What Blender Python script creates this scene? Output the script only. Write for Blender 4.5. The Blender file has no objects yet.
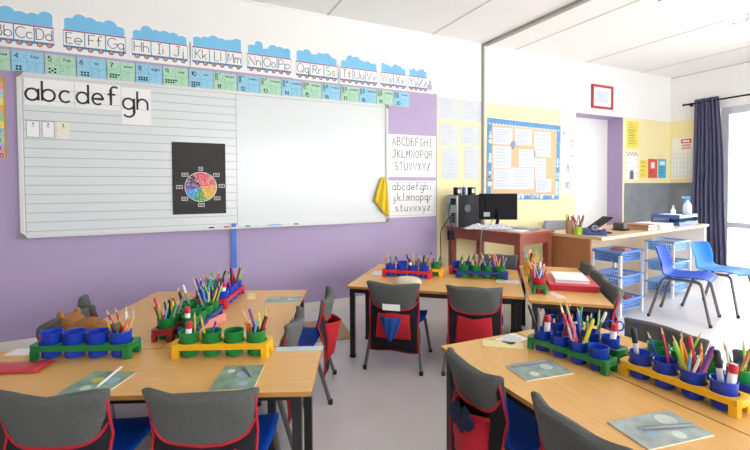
import bpy, math, random
from math import sin, cos, pi, radians
from mathutils import Vector, Matrix
random.seed(7)
SC = bpy.context.scene
COL = SC.collection

# ------------------------------------------------------------------ helpers
def lin(h):
    h = h.lstrip('#'); o = []
    for i in (0, 2, 4):
        c = int(h[i:i+2], 16) / 255.0
        o.append(c / 12.92 if c <= 0.04045 else ((c + 0.055) / 1.055) ** 2.4)
    return (o[0], o[1], o[2], 1.0)

MATS = {}
def M(name, hexc, rough=0.5, var=0.06, scale=8.0, bump=0.0, stretch=None, metal=0.0, coat=0.0, spec=0.5):
    if name in MATS: return MATS[name]
    m = bpy.data.materials.new(name); m.use_nodes = True
    nt = m.node_tree; b = nt.nodes['Principled BSDF']
    c = lin(hexc)
    tc = nt.nodes.new('ShaderNodeTexCoord'); mp = nt.nodes.new('ShaderNodeMapping')
    nz = nt.nodes.new('ShaderNodeTexNoise'); nz.inputs['Scale'].default_value = scale
    nz.inputs['Detail'].default_value = 4.0
    if stretch: mp.inputs['Scale'].default_value = stretch
    nt.links.new(tc.outputs['Object'], mp.inputs['Vector']); nt.links.new(mp.outputs['Vector'], nz.inputs['Vector'])
    rp = nt.nodes.new('ShaderNodeValToRGB')
    rp.color_ramp.elements[0].position = 0.3; rp.color_ramp.elements[1].position = 0.7
    rp.color_ramp.elements[0].color = tuple(max(0, x * (1 - var)) for x in c[:3]) + (1,)
    rp.color_ramp.elements[1].color = tuple(min(1, x * (1 + var)) for x in c[:3]) + (1,)
    nt.links.new(nz.outputs['Fac'], rp.inputs['Fac']); nt.links.new(rp.outputs['Color'], b.inputs['Base Color'])
    b.inputs['Roughness'].default_value = rough; b.inputs['Metallic'].default_value = metal
    b.inputs['Specular IOR Level'].default_value = spec
    if coat: b.inputs['Coat Weight'].default_value = coat
    if bump:
        bp = nt.nodes.new('ShaderNodeBump'); bp.inputs['Strength'].default_value = bump; bp.inputs['Distance'].default_value = 0.004
        nt.links.new(nz.outputs['Fac'], bp.inputs['Height']); nt.links.new(bp.outputs['Normal'], b.inputs['Normal'])
    MATS[name] = m
    return m

class MB:
    """collects geometry; build() links it as ONE mesh object"""
    def __init__(s): s.v = []; s.f = []; s.m = []; s.mats = []
    def mi(s, mat):
        if mat not in s.mats: s.mats.append(mat)
        return s.mats.index(mat)
    def add(s, vs, fs, mat, T=None):
        o = len(s.v); k = s.mi(mat)
        s.v += [tuple(T @ Vector(p)) if T else tuple(p) for p in vs]
        s.f += [tuple(i + o for i in f) for f in fs]; s.m += [k] * len(fs)
    def box(s, x0, x1, y0, y1, z0, z1, mat, T=None, side=None):
        vs = [(x, y, z) for z in (z0, z1) for y in (y0, y1) for x in (x0, x1)]
        s.add(vs, [(0, 2, 3, 1), (4, 5, 7, 6)], mat, T)
        s.add(vs, [(0, 1, 5, 4), (1, 3, 7, 5), (3, 2, 6, 7), (2, 0, 4, 6)], side or mat, T)
    def tube(s, pts, r, mat, n=8, T=None, radii=None):
        P = [Vector(p) for p in pts]; vs = []; fs = []
        up = None
        for i, p in enumerate(P):
            d = (P[min(i + 1, len(P) - 1)] - P[max(i - 1, 0)]).normalized()
            if up is None: up = Vector((0, 0, 1)) if abs(d.z) < 0.9 else Vector((1, 0, 0))
            a = d.cross(up)
            a = a.normalized() if a.length > 1e-6 else d.orthogonal().normalized()
            b = a.cross(d).normalized(); up = b
            rr = radii[i] if radii else r
            for k in range(n):
                t = 2 * pi * k / n; vs.append(p + a * cos(t) * rr + b * sin(t) * rr)
        for i in range(len(P) - 1):
            for k in range(n):
                k2 = (k + 1) % n
                fs.append((i * n + k, i * n + k2, (i + 1) * n + k2, (i + 1) * n + k))
        fs.append(tuple(range(n))[::-1]); fs.append(tuple((len(P) - 1) * n + k for k in range(n)))
        s.add(vs, fs, mat, T)
    def lathe(s, prof, mat, n=20, T=None, sx=1.0, sy=1.0):
        vs = []; fs = []
        for r, z in prof:
            for k in range(n):
                t = 2 * pi * k / n; vs.append((r * cos(t) * sx, r * sin(t) * sy, z))
        for i in range(len(prof) - 1):
            for k in range(n):
                k2 = (k + 1) % n; fs.append((i * n + k, i * n + k2, (i + 1) * n + k2, (i + 1) * n + k))
        if prof[0][0] > 1e-5: fs.append(tuple(range(n))[::-1])
        if prof[-1][0] > 1e-5: fs.append(tuple((len(prof) - 1) * n + k for k in range(n)))
        s.add(vs, fs, mat, T)
    def prism(s, pts, z0, z1, mat, T=None):
        n = len(pts)
        vs = [(x, y, z0) for x, y in pts] + [(x, y, z1) for x, y in pts]
        fs = [tuple(range(n))[::-1], tuple(range(n, 2 * n))]
        fs += [(i, (i + 1) % n, n + (i + 1) % n, n + i) for i in range(n)]
        s.add(vs, fs, mat, T)
    def disc(s, cx, cy, r, z0, z1, mat, n=20, T=None):
        s.prism([(cx + r * cos(2 * pi * k / n), cy + r * sin(2 * pi * k / n)) for k in range(n)], z0, z1, mat, T)
    def strip(s, pl, w, z, mat):
        n = len(pl)
        if n < 2: return
        vs = []; fs = []
        for i in range(n):
            a = Vector(pl[max(i - 1, 0)]); b = Vector(pl[min(i + 1, n - 1)])
            d = (b - a); d = d.normalized() if d.length > 1e-9 else Vector((1, 0))
            nx, ny = -d.y, d.x; k = 1.0
            if 0 < i < n - 1:
                d1 = (Vector(pl[i]) - a).normalized(); d2 = (b - Vector(pl[i])).normalized()
                k = min(2.0, 1.0 / max(0.5, math.sqrt(max(0.02, (1 + d1.dot(d2)) / 2))))
            x, y = pl[i]
            vs += [(x - nx * w / 2 * k, y - ny * w / 2 * k, z), (x + nx * w / 2 * k, y + ny * w / 2 * k, z)]
        for i in range(n - 1): fs.append((2 * i, 2 * i + 2, 2 * i + 3, 2 * i + 1))
        s.add(vs, fs, mat)
    def grid(s, fn, nu, nv, mat, closed=False):
        vs = [fn(i / (nu - (0 if closed else 1)), j / (nv - 1)) for j in range(nv) for i in range(nu)]
        fs = []
        for j in range(nv - 1):
            for i in range(nu if closed else nu - 1):
                i2 = (i + 1) % nu
                fs.append((j * nu + i, j * nu + i2, (j + 1) * nu + i2, (j + 1) * nu + i))
        s.add(vs, fs, mat)
    def mesh(s, name):
        me = bpy.data.meshes.new(name); me.from_pydata(s.v, [], s.f)
        for m in s.mats: me.materials.append(m)
        for p, k in zip(me.polygons, s.m): p.material_index = k
        me.update(); return me
    def build(s, name, parent=None, smooth=False, bevel=0.0, solid=0.0, sub=0, off=0.0):
        me = s.mesh(name)
        if smooth:
            for p in me.polygons: p.use_smooth = True
        o = bpy.data.objects.new(name, me); COL.objects.link(o)
        if parent: o.parent = parent
        if solid:
            md = o.modifiers.new('s', 'SOLIDIFY'); md.thickness = solid; md.offset = off
        if bevel:
            md = o.modifiers.new('b', 'BEVEL'); md.width = bevel; md.segments = 2; md.limit_method = 'ANGLE'
        if sub:
            md = o.modifiers.new('u', 'SUBSURF'); md.levels = sub; md.render_levels = sub
        if smooth and not sub:
            try: me.set_sharp_from_angle(angle=radians(42))
            except Exception: pass
        return o

def tag(o, label, cat, group=None):
    o['label'] = label; o['category'] = cat
    if group: o['group'] = group
    return o
def thing(name, label, cat, loc=(0, 0, 0), rz=0.0, group=None):
    o = bpy.data.objects.new(name, None); COL.objects.link(o); o.empty_display_size = 0.05
    o.location = loc; o.rotation_euler = (0, 0, rz)
    return tag(o, label, cat, group)
def put(o, loc, rz=0.0): o.location = loc; o.rotation_euler = (0, 0, rz); return o
def struct(o): o['kind'] = 'structure'; return o
def dup(root, label, loc, rz, group=None):
    r = root.copy(); COL.objects.link(r); r.location = loc; r.rotation_euler = (0, 0, rz); r['label'] = label
    if group: r['group'] = group
    for ch in list(root.children):
        c = ch.copy(); COL.objects.link(c); c.parent = r
        for g in list(ch.children):
            d = g.copy(); COL.objects.link(d); d.parent = c
    return r
def on_north(o, x, z, d=0.001):   # put an object built in its XY plane on the whiteboard wall
    o.location = (x, -d, z); o.rotation_euler = (pi / 2, 0, 0); return o
def on_east(o, y, z, d=0.001):
    o.location = (7.07 - d, y, z); o.rotation_euler = (pi / 2, 0, -pi / 2); return o
class Frame:
    def __init__(s, x, y, deg): s.o = Vector((x, y)); s.a = radians(deg); s.ex = Vector((cos(s.a), sin(s.a))); s.ey = Vector((-sin(s.a), cos(s.a)))
    def __call__(s, x, y, z=0.0): p = s.o + s.ex * x + s.ey * y; return (p.x, p.y, z)

# ------------------------------------------------------------------ print-script strokes
def arc(cx, cy, rx, ry, a0, a1, n=14):
    return [(cx + rx * cos(radians(a0 + (a1 - a0) * i / n)), cy + ry * sin(radians(a0 + (a1 - a0) * i / n))) for i in range(n + 1)]
X = 0.58; R_ = X / 2
def ci(n=20): return arc(R_, R_, R_, R_, 0, 360, n)
G = {}
G['a'] = (X, [ci(), [(X, X), (X, 0)]])
G['b'] = (X, [[(0, 1), (0, 0)], ci()])
G['c'] = (X * .9, [arc(R_, R_, R_, R_, 45, 315)])
G['d'] = (X, [ci(), [(X, 1), (X, 0)]])
G['e'] = (X, [[(0, R_), (X, R_)] + arc(R_, R_, R_, R_, 0, 310)])
G['f'] = (.42, [[(.15, 0), (.15, .8)] + arc(.33, .8, .18, .2, 180, 40), [(0, X), (.36, X)]])
G['g'] = (X, [ci(), [(X, X), (X, -.18)] + arc(R_, -.18, R_, .24, 0, -150)])
G['h'] = (.5, [[(0, 1), (0, 0)], arc(.25, .3, .25, .28, 180, 0) + [(.5, 0)]])
G['i'] = (.06, [[(.03, X), (.03, 0)], [(.03, .74), (.03, .82)]])
G['j'] = (.22, [[(.2, X), (.2, -.18)] + arc(.02, -.18, .18, .22, 0, -120), [(.2, .74), (.2, .82)]])
G['k'] = (.42, [[(0, 1), (0, 0)], [(.4, X), (0, .22)], [(.14, .34), (.42, 0)]])
G['l'] = (.06, [[(.03, 1), (.03, 0)]])
G['m'] = (.8, [[(0, X), (0, 0)], arc(.2, .34, .2, .24, 180, 0) + [(.4, 0)], arc(.6, .34, .2, .24, 180, 0) + [(.8, 0)]])
G['n'] = (.46, [[(0, X), (0, 0)], arc(.23, .32, .23, .26, 180, 0) + [(.46, 0)]])
G['o'] = (X, [ci()])
G['p'] = (X, [[(0, X), (0, -.42)], ci()])
G['q'] = (X, [ci(), [(X, X), (X, -.42), (X + .1, -.34)]])
G['r'] = (.32, [[(0, X), (0, 0)], arc(.2, .36, .2, .22, 180, 50)])
G['s'] = (.4, [arc(.2, .435, .19, .145, 40, 270) + arc(.2, .145, .2, .145, 90, -140)])
G['t'] = (.36, [[(.14, .9), (.14, .14)] + arc(.26, .14, .12, .14, 180, 300), [(0, X), (.32, X)]])
G['u'] = (.46, [[(0, X)] + arc(.23, .24, .23, .24, 180, 360) + [(.46, X)], [(.46, X), (.46, 0)]])
G['v'] = (.46, [[(0, X), (.23, 0), (.46, X)]])
G['w'] = (.72, [[(0, X), (.18, 0), (.36, X), (.54, 0), (.72, X)]])
G['x'] = (.44, [[(0, X), (.44, 0)], [(.44, X), (0, 0)]])
G['y'] = (.46, [[(0, X), (.23, .04)], [(.46, X), (.1, -.42)]])
G['z'] = (.42, [[(0, X), (.42, X), (0, 0), (.42, 0)]])
G['A'] = (.8, [[(0, 0), (.4, 1), (.8, 0)], [(.14, .36), (.66, .36)]])
G['B'] = (.58, [[(0, 0), (0, 1), (.3, 1)] + arc(.3, .76, .22, .24, 90, -90) + [(0, .52)], [(.3, .52)] + arc(.32, .26, .26, .26, 90, -90) + [(0, 0)]])
G['C'] = (.8, [arc(.5, .5, .5, .5, 45, 315)])
G['D'] = (.7, [[(0, 0), (0, 1), (.25, 1)] + arc(.25, .5, .45, .5, 90, -90) + [(0, 0)]])
G['E'] = (.5, [[(.5, 1), (0, 1), (0, 0), (.5, 0)], [(0, .52), (.42, .52)]])
G['F'] = (.5, [[(.5, 1), (0, 1), (0, 0)], [(0, .52), (.4, .52)]])
G['G'] = (.9, [arc(.5, .5, .5, .5, 45, 345) + [(.98, .45), (.58, .45)]])
G['H'] = (.64, [[(0, 1), (0, 0)], [(.64, 1), (.64, 0)], [(0, .52), (.64, .52)]])
G['I'] = (.3, [[(.15, 1), (.15, 0)], [(0, 1), (.3, 1)], [(0, 0), (.3, 0)]])
G['J'] = (.5, [[(.42, 1), (.42, .22)] + arc(.21, .22, .21, .22, 0, -170), [(.2, 1), (.6, 1)]])
G['K'] = (.56, [[(0, 1), (0, 0)], [(.54, 1), (0, .42)], [(.14, .56), (.56, 0)]])
G['L'] = (.46, [[(0, 1), (0, 0), (.46, 0)]])
G['M'] = (.8, [[(0, 0), (.08, 1), (.4, .25), (.72, 1), (.8, 0)]])
G['N'] = (.66, [[(0, 0), (0, 1), (.66, 0), (.66, 1)]])
G['O'] = (1., [arc(.5, .5, .5, .5, 0, 360, 24)])
G['P'] = (.54, [[(0, 0), (0, 1), (.28, 1)] + arc(.28, .74, .25, .26, 90, -90) + [(0, .48)]])
G['Q'] = (1., [arc(.5, .5, .5, .5, 0, 360, 24), [(.6, .3), (.95, -.05)]])
G['R'] = (.56, [[(0, 0), (0, 1), (.28, 1)] + arc(.28, .75, .24, .25, 90, -90) + [(0, .5)], [(.26, .5), (.56, 0)]])
G['S'] = (.56, [arc(.28, .75, .26, .25, 40, 270) + arc(.28, .25, .28, .25, 90, -140)])
G['T'] = (.6, [[(0, 1), (.6, 1)], [(.3, 1), (.3, 0)]])
G['U'] = (.64, [[(0, 1)] + arc(.32, .3, .32, .3, 180, 360) + [(.64, 1)]])
G['V'] = (.66, [[(0, 1), (.33, 0), (.66, 1)]])
G['W'] = (.96, [[(0, 1), (.24, 0), (.48, 1), (.72, 0), (.96, 1)]])
G['X'] = (.62, [[(0, 1), (.62, 0)], [(.62, 1), (0, 0)]])
G['Y'] = (.62, [[(0, 1), (.31, .5), (.62, 1)], [(.31, .5), (.31, 0)]])
G['Z'] = (.6, [[(0, 1), (.6, 1), (0, 0), (.6, 0)]])
G['0'] = (.56, [arc(.28, .5, .28, .5, 0, 360)])
G['1'] = (.2, [[(0, .8), (.18, 1), (.18, 0)]])
G['2'] = (.54, [arc(.27, .73, .26, .27, 165, -30) + [(0, 0), (.54, 0)]])
G['3'] = (.54, [arc(.26, .76, .24, .24, 150, -90) + arc(.26, .26, .27, .26, 90, -150)])
G['4'] = (.56, [[(.42, 0), (.42, 1), (0, .32), (.56, .32)]])
G['5'] = (.54, [[(.5, 1), (.08, 1), (.04, .58)] + arc(.25, .32, .28, .32, 130, -150)])
G['6'] = (.54, [[(.42, 1)] + arc(.27, .29, .27, .29, 150, 510)])
G['7'] = (.52, [[(0, 1), (.52, 1), (.16, 0)]])
G['8'] = (.54, [arc(.27, .76, .22, .24, 0, 360), arc(.27, .26, .27, .26, 0, 360)])
G['9'] = (.54, [arc(.27, .7, .27, .29, 0, 360), [(.54, .7), (.5, 0)]])
def text(mb, s, x, y, h, mat, w=None, z=0.0025, gap=.22, center=False, fit=None):
    tot = sum((G[c][0] + gap if c in G else .45) for c in s) - gap
    kx = h if not fit else min(h, fit / tot)
    if center: x -= tot * kx / 2
    w = w or h * .11
    for c in s:
        if c not in G: x += .45 * kx; continue
        gw, pls = G[c]
        for pl in pls: mb.strip([(x + px * kx, y + py * h) for px, py in pl], w, z, mat)
        x += (gw + gap) * kx

# ------------------------------------------------------------------ materials
m_white = M('white_paint', 'f3f2f0', .7, .012, 3)
m_ceil = M('ceiling_white', 'f8f7f5', .8, .01, 3)
m_purple = M('lilac_paint', 'b4a2c6', .5, .02, 2)
m_yellow = M('pale_yellow_paint', 'f7eab4', .55, .02, 2)
m_floor = M('grey_vinyl', 'dbd7d6', .32, .035, 5, spec=.5)
m_skirt = M('skirting_white', 'eeeae4', .5, .01)
m_grey = M('grey_metal_trim', '9c9a90', .5, .03)
m_seam = M('ceiling_seam', 'cfccc7', .7, .02)
m_wood = M('beech_laminate', 'e6b268', .36, .07, 6, stretch=(1.2, 14, 14))
m_edge = M('beech_edge', 'bd8440', .45, .08, 6, stretch=(1.2, 8, 8))
m_black = M('black_metal', '1d1c1e', .4, .05)
m_leg = M('dark_grey_tube', '6d6a6a', .35, .05, metal=.4)
m_foot = M('rubber', '1b1b1b', .7, .05)
m_blue = M('blue_plastic', '0a4ab8', .55, .03, spec=.12)
m_blue_lit = M('lit_blue_plastic', '0676dc', .55, .03, spec=.12)  # blue chair plastic with the light falling on it put into the colour
m_felt = M('grey_felt', '5b5d5b', .95, .16, 140, bump=.25)
m_bfab = M('black_fabric', '17181f', .9, .15, 120, bump=.2)
m_rfab = M('red_fabric', 'c01c2c', .85, .1, 100, bump=.2)
m_board = M('whiteboard_enamel', 'dfe5e5', .25, .008)
m_alu = M('pale_frame', 'dedfdd', .4, .02)
m_cap = M('grey_brown_plastic', '8d857f', .5, .04)
m_line = M('ruled_line_grey', '8f9798', .5, .02)
m_ink = M('black_ink', '26252a', .6, .03); m_ink2 = M('grey_ink', '4b4a55', .6, .03)
m_paper = M('white_paper', 'f4f4f2', .7, .015)
m_sheet = M('pale_sheet', 'd4d9de', .7, .02); m_cream = M('cream_paper', 'efe9d6', .7, .02)
m_txt = M('grey_print', 'b9bcc4', .7, .02)
m_sky = M('cloud_blue_paper', '7cc4ec', .6, .02)
m_red = M('red_paper', 'b83344', .6, .02)
m_rail = M('train_blue', '3d8cc4', .6, .02)
m_wheel = M('wheel_tan', 'c79482', .6, .02)
m_wheeld = M('wheel_outline', '62586a', .6, .02)
m_cgreen = M('jigsaw_green', 'b2dcc0', .6, .03)
m_cblue = M('jigsaw_blue', '98d0e8', .6, .03)
m_cgreen2 = M('jigsaw_green_line', '83b594', .6, .03)
m_cblue2 = M('jigsaw_blue_line', '67a7c8', .6, .03)
m_lilacgrey = M('lilac_card', 'b6aac4', .6, .02)
m_navy = M('navy_curtain', '585876', .9, .06, 40, bump=.1)
m_slate = M('chalkboard_slate', '868b90', .6, .14, 5)  # slate tone lightened to carry glare; blotches are chalk
m_mahog = M('mahogany', '964f3c', .35, .12, 7, stretch=(1.5, 12, 12))
m_mahog2 = M('mahogany_top', 'a86c56', .3, .1, 7, stretch=(1.5, 12, 12))
m_oak = M('desk_wood', 'b0784a', .4, .1, 6, stretch=(9, 9, 1.0))
m_pine = M('desk_top_wood', 'dcb98e', .35, .06, 6, stretch=(1.2, 12, 12))
m_dk = M('dark_plastic', '191a1f', .5, .04, spec=.2)
m_silver = M('silver_metal', '9b9c96', .35, .05, metal=.6)

PAL = dict(r=('red', 'cc2230'), o=('orange', 'f0772a'), y=('yellow', 'f2cf2e'), g=('green', '1d8a3e'), l=('light green', '8fcf4a'),
           b=('blue', '2450c0'), c=('light blue', '5bb4e6'), n=('navy', '26305e'), p=('purple', '6a3f96'), k=('black', '222226'),
           w=('white', 'eceae6'), m=('pink', 'ee7fa6'), t=('tan', 'd8a26a'), d=('dark red', '7d1f2a'), h=('grey', '8a8c92'))
def pm(c): return M('pencil_' + PAL[c][0].replace(' ', '_'), PAL[c][1], .4, .04)
PL = {k: M('pot_' + k, v, .32, .04) for k, v in dict(blue='1c43c4', green='1c8a44', red='cf2433', yellow='f1b91f', navy='1f3f8e', dark='a02a28', rackgreen='157a3c').items()}

# ------------------------------------------------------------------ room shell
HZ = 2.875; EX = 7.07; WX = -3.4; SY = -6.6
b = MB(); b.box(WX - .2, EX + .2, SY - .2, .3, -.12, 0, m_floor); struct(b.build('floor'))
b = MB(); b.box(WX - .2, EX + .2, SY - .2, .3, HZ, HZ + .12, m_ceil); struct(b.build('ceiling'))
b = MB()
def wn(x0, x1, z0, z1, m): b.box(x0, x1, 0, .3, z0, z1, m)
wn(WX, 2.69, 0, 2.232, m_purple); wn(WX, 2.69, 2.232, HZ, m_white)
wn(2.69, 4.93, 0, 2.195, m_yellow); wn(2.69, 4.93, 2.195, HZ, m_white)
wn(4.93, 5.92, 2.19, HZ, m_white)
wn(5.92, EX, 0, 2.195, m_yellow); wn(5.92, EX, 2.195, HZ, m_white)
struct(b.build('wall_north'))
b = MB()
b.box(4.93, 4.936, .002, .24, 0, 2.19, m_purple); b.box(5.914, 5.92, .002, .24, 0, 2.19, m_purple); b.box(4.936, 5.914, .002, .24, 2.184, 2.19, m_purple)
struct(b.build('trim_1'))
b = MB(); b.box(4.937, 5.913, .235, .28, 0, 2.183, m_white)
d1 = struct(b.build('door_1', bevel=.003))
b = MB(); b.lathe([(.011, 0), (.011, .03)], m_silver, 12, T=Matrix.Translation((5.03, .235, 1.0)) @ Matrix.Rotation(pi / 2, 4, 'X'))
b.tube([(5.03, .2, 1.0), (5.14, .2, 1.0)], .009, m_silver, 8); b.build('door_handle', d1)
b = MB()
def we(y0, y1, z0, z1, m): b.box(EX, EX + .2, y0, y1, z0, z1, m)
we(-.66, .3, 0, 2.195, m_yellow); we(-.66, .3, 2.195, HZ, m_white)
we(-5.3, -.66, 2.3, HZ, m_white); we(SY, -5.3, 0, HZ, m_white)
struct(b.build('wall_east'))
b = MB(); b.box(WX - .2, WX, SY, .3, 0, HZ, m_white); struct(b.build('wall_west'))
b = MB()
b.box(WX, .6, SY - .2, SY, 0, HZ, m_white); b.box(5.6, EX, SY - .2, SY, 0, HZ, m_white)
b.box(.6, 5.6, SY - .2, SY, 0, .85, m_white); b.box(.6, 5.6, SY - .2, SY, 2.35, HZ, m_white)
struct(b.build('wall_south'))
b = MB(); b.box(WX, 2.69, -.014, 0, 0, .085, m_skirt); struct(b.build('baseboard_north', bevel=.003))
b = MB(); b.box(3.335, 3.362, -.03, 0, 0, HZ, m_alu); b.box(3.318, 3.335, -.016, 0, 0, HZ, m_grey); struct(b.build('trim_2'))  # left grey strip stands in for shade beside the pale conduit
b = MB(); b.box(3.33, 3.385, SY, 0, HZ - .03, HZ, m_grey); struct(b.build('trim_3'))
for i, x in enumerate((.2, 1.41, 2.62, 3.835, 5.1, 6.3)):
    b = MB(); b.box(x - .008, x + .008, SY, 0, HZ - .004, HZ, m_seam); struct(b.build('trim_%d' % (4 + i)))
b = MB(); b.box(WX, EX, -.012, 0, HZ - .012, HZ, m_ceil); struct(b.build('trim_10'))
b = MB(); b.box(EX - .012, EX, SY, -.012, HZ - .014, HZ, m_seam); struct(b.build('trim_11'))

# glass
mg = bpy.data.materials.new('window_glass'); mg.use_nodes = True
nt = mg.node_tree; nt.nodes.clear()
out = nt.nodes.new('ShaderNodeOutputMaterial'); mx = nt.nodes.new('ShaderNodeMixShader'); tr = nt.nodes.new('ShaderNodeBsdfTransparent')
gl = nt.nodes.new('ShaderNodeBsdfGlossy'); gl.inputs['Roughness'].default_value = .02; fr = nt.nodes.new('ShaderNodeFresnel'); fr.inputs['IOR'].default_value = 1.4
nt.links.new(fr.outputs[0], mx.inputs[0]); nt.links.new(tr.outputs[0], mx.inputs[1]); nt.links.new(gl.outputs[0], mx.inputs[2]); nt.links.new(mx.outputs[0], out.inputs[0])
m_frame = M('window_frame_paint', 'c9ced6', .45, .02)
w1 = bpy.data.objects.new('window_1', None); COL.objects.link(w1); struct(w1); w1.location = (EX, -.66, 0)
b = MB()
for y in (-.05, -1.55, -3.05, -4.6): b.box(.03, .1, y - .05, y + .05, .07, 2.2, m_frame)
b.box(.03, .1, -4.64, 0, 2.2, 2.3, m_frame); b.box(.03, .1, -4.64, 0, 0, .07, m_frame); b.box(.035, .095, -4.64, 0, .60, .68, m_frame)
b.build('window_frame', w1, bevel=.004)
b = MB(); b.box(.06, .066, -4.6, -.05, .07, 2.2, mg); b.build('glass', w1)
w2 = bpy.data.objects.new('rear_fill_window', None); COL.objects.link(w2); struct(w2); w2.location = (.6, SY, .85)  # unseen rear window, put in as fill and sized for brightness
b = MB()
for x in (.03, 1.67, 3.33, 4.97): b.box(x - .03, x + .03, -.14, -.07, 0, 1.5, m_frame)
b.box(0, 5, -.14, -.07, 0, .06, m_frame); b.box(0, 5, -.14, -.07, 1.44, 1.5, m_frame); b.build('window_frame', w2)
b = MB(); b.box(.03, 4.97, -.105, -.1, .06, 1.44, mg); b.build('glass', w2)
b = MB(); b.box(EX + .2, 30, -25, 20, -.3, -.15, M('outside_paving', 'd8d6d0', .8, .05, 2)); struct(b.build('ground'))

# ------------------------------------------------------------------ curtain
rod = thing('curtain_rod', 'dark metal curtain rod above the glazed door', 'curtain rod', (6.95, 0, 2.405))
b = MB(); b.tube([(0, -.26, 0), (0, -3.2, 0)], .012, m_dk, 10); b.build('rod', rod, True)
b = MB(); b.lathe([(.002, 0), (.017, .006), (.017, .02), (.012, .03)], m_dk, 12, T=Matrix.Translation((0, -.235, 0)) @ Matrix.Rotation(pi / 2, 4, 'X')); b.build('finial', rod, True)
for y in (-.30, -1.9, -3.1):
    b = MB(); b.tube([(0, y, 0), (.118, y, 0)], .008, m_dk, 8); b.disc(0, 0, .025, -.003, .003, m_dk, 12, T=Matrix.Translation((.116, y, 0)) @ Matrix.Rotation(pi / 2, 4, 'Y')); b.build('bracket', rod)
b = MB()
def cur(u, v):
    z = 2.455 - v * 2.40
    s = .30 + .17 * min(1, v * 1.1) + .02 * sin(v * 5)
    y = -.395 + .03 * min(1, v * 1.8) - u * s
    amp = (.022 + .012 * v)
    x = 6.955 + amp * sin(u * 2 * pi * 7.5 + .7 * sin(v * 3)) + .008 * sin(u * 31 + v * 4)
    return (x, y, z)
b.grid(cur, 150, 26, m_navy)
o = b.build('curtain', None, True, solid=.006); tag(o, 'navy blue floor-length curtain bunched beside the glazed door', 'curtain')

# ------------------------------------------------------------------ ceiling light
m_diff = bpy.data.materials.new('light_diffuser'); m_diff.use_nodes = True
pb = m_diff.node_tree.nodes['Principled BSDF']; pb.inputs['Base Color'].default_value = (.9, .9, .88, 1)
pb.inputs['Emission Color'].default_value = (1, .98, .95, 1); pb.inputs['Emission Strength'].default_value = 1.6
lt = thing('ceiling_light', 'white fluorescent batten on ceiling near the window', 'ceiling light', (4.44, -1.755, HZ))
b = MB(); b.box(-.60, .60, -.03, .03, -.025, 0, m_alu); b.build('body', lt, bevel=.003)
b = MB(); b.prism([(-.055, -.03), (.055, -.03), (.06, -.05), (.04, -.075), (-.04, -.075), (-.06, -.05)], -.6, .6, m_diff, T=Matrix(((0, 0, 1, 0), (1, 0, 0, 0), (0, 1, 0, 0), (0, 0, 0, 1)))); b.build('diffuser', lt)
for x in (-.612, .605):
    b = MB(); b.box(x, x + .012, -.064, .064, -.08, -.022, m_grey); b.build('end_cap', lt)

# ------------------------------------------------------------------ whiteboard
wb = thing('whiteboard', 'wide whiteboard with ruled writing lines on lilac wall', 'whiteboard', (0, 0, 0))
XL, XR, ZB, ZT = -.985, 2.056, .838, 2.052
b = MB(); b.box(XL + .02, XR - .02, -.026, -.004, ZB + .02, ZT - .02, m_board); b.build('panel', wb)
b = MB()
b.box(XL, XR, -.04, -.002, ZT - .024, ZT, m_alu); b.box(XL, XR, -.04, -.002, ZB, ZB + .024, m_alu)
b.box(XL, XL + .026, -.04, -.002, ZB, ZT, m_alu); b.box(XR - .026, XR, -.04, -.002, ZB, ZT, m_alu)
b.build('frame', wb, bevel=.003)
for x, sx in ((XL, 1), (XR, -1)):
    for z, sz in ((ZB, 1), (ZT, -1)):
        b = MB()
        P = [(x - sx * .003, z - sz * .003), (x + sx * .045, z - sz * .003), (x + sx * .028, z + sz * .022), (x + sx * .022, z + sz * .03), (x - sx * .003, z + sz * .045)]
        if sx * sz < 0: P = P[::-1]
        b.prism(P, .001, .0435, m_cap, T=Matrix.Rotation(pi / 2, 4, 'X')); b.build('corner_cap', wb)
b = MB(); b.box(.1, 1.25, -.085, -.04, ZB + .004, ZB + .010, m_alu); b.box(.1, 1.25, -.09, -.085, ZB + .004, ZB + .018, m_alu); b.build('pen_tray', wb)
b = MB(); z = ZB + .045
while z < ZT - .04:
    b.box(XL + .03, .538, -.0268, -.026, z, z + .0035, m_line); z += .0685
b.box(.538, .542, -.0268, -.026, ZB + .024, ZT - .024, m_line); b.box(XL + .03, XL + .033, -.0268, -.026, ZB + .03, ZT - .03, m_line)
b.build('ruled_lines', wb)
for name, x, c, lab in (('marker', .28, 'k', 'black marker lying on the whiteboard tray at its left'), ('marker', .40, 'r', 'red marker on the whiteboard tray'),
                        ('marker', .58, 'g', 'dark green marker on the whiteboard tray'), ('marker', .86, 'c', 'light blue marker on tray right of the blue ruler'),
                        ('marker', 1.02, 'n', 'navy marker on tray, farthest right of the markers')):
    b = MB(); T = Matrix.Translation((x, -.065, ZB + .0185)) @ Matrix.Rotation(pi / 2, 4, 'Y')
    b.lathe([(.007, -.06), (.008, -.058), (.008, .02)], pm('w') if c != 'c' else pm('c'), 12, T=T); b.lathe([(.0086, .018), (.0086, .06), (.006, .063)], pm(c), 12, T=T)
    tag(b.build(name, None, True), lab, 'marker', 'markers on the whiteboard tray')
b = MB(); b.box(-.02, .02, -.0035, 0, -.40, 0, M('blue_ruler', '4a7ad6', .3, .03)); b.box(-.02, .02, -.0045, -.0035, -.01, 0, M('blue_ruler', '4a7ad6'))
for k in range(30): b.box(-.02, -.02 + (.012 if k % 5 == 0 else .007), -.0039, -.0035, -.35 + k * .0115, -.349 + k * .0115, m_ink)
o = b.build('ruler'); o.location = (.507, -.044, ZB + .05); tag(o, 'long blue ruler hanging below the whiteboard', 'ruler')

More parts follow.
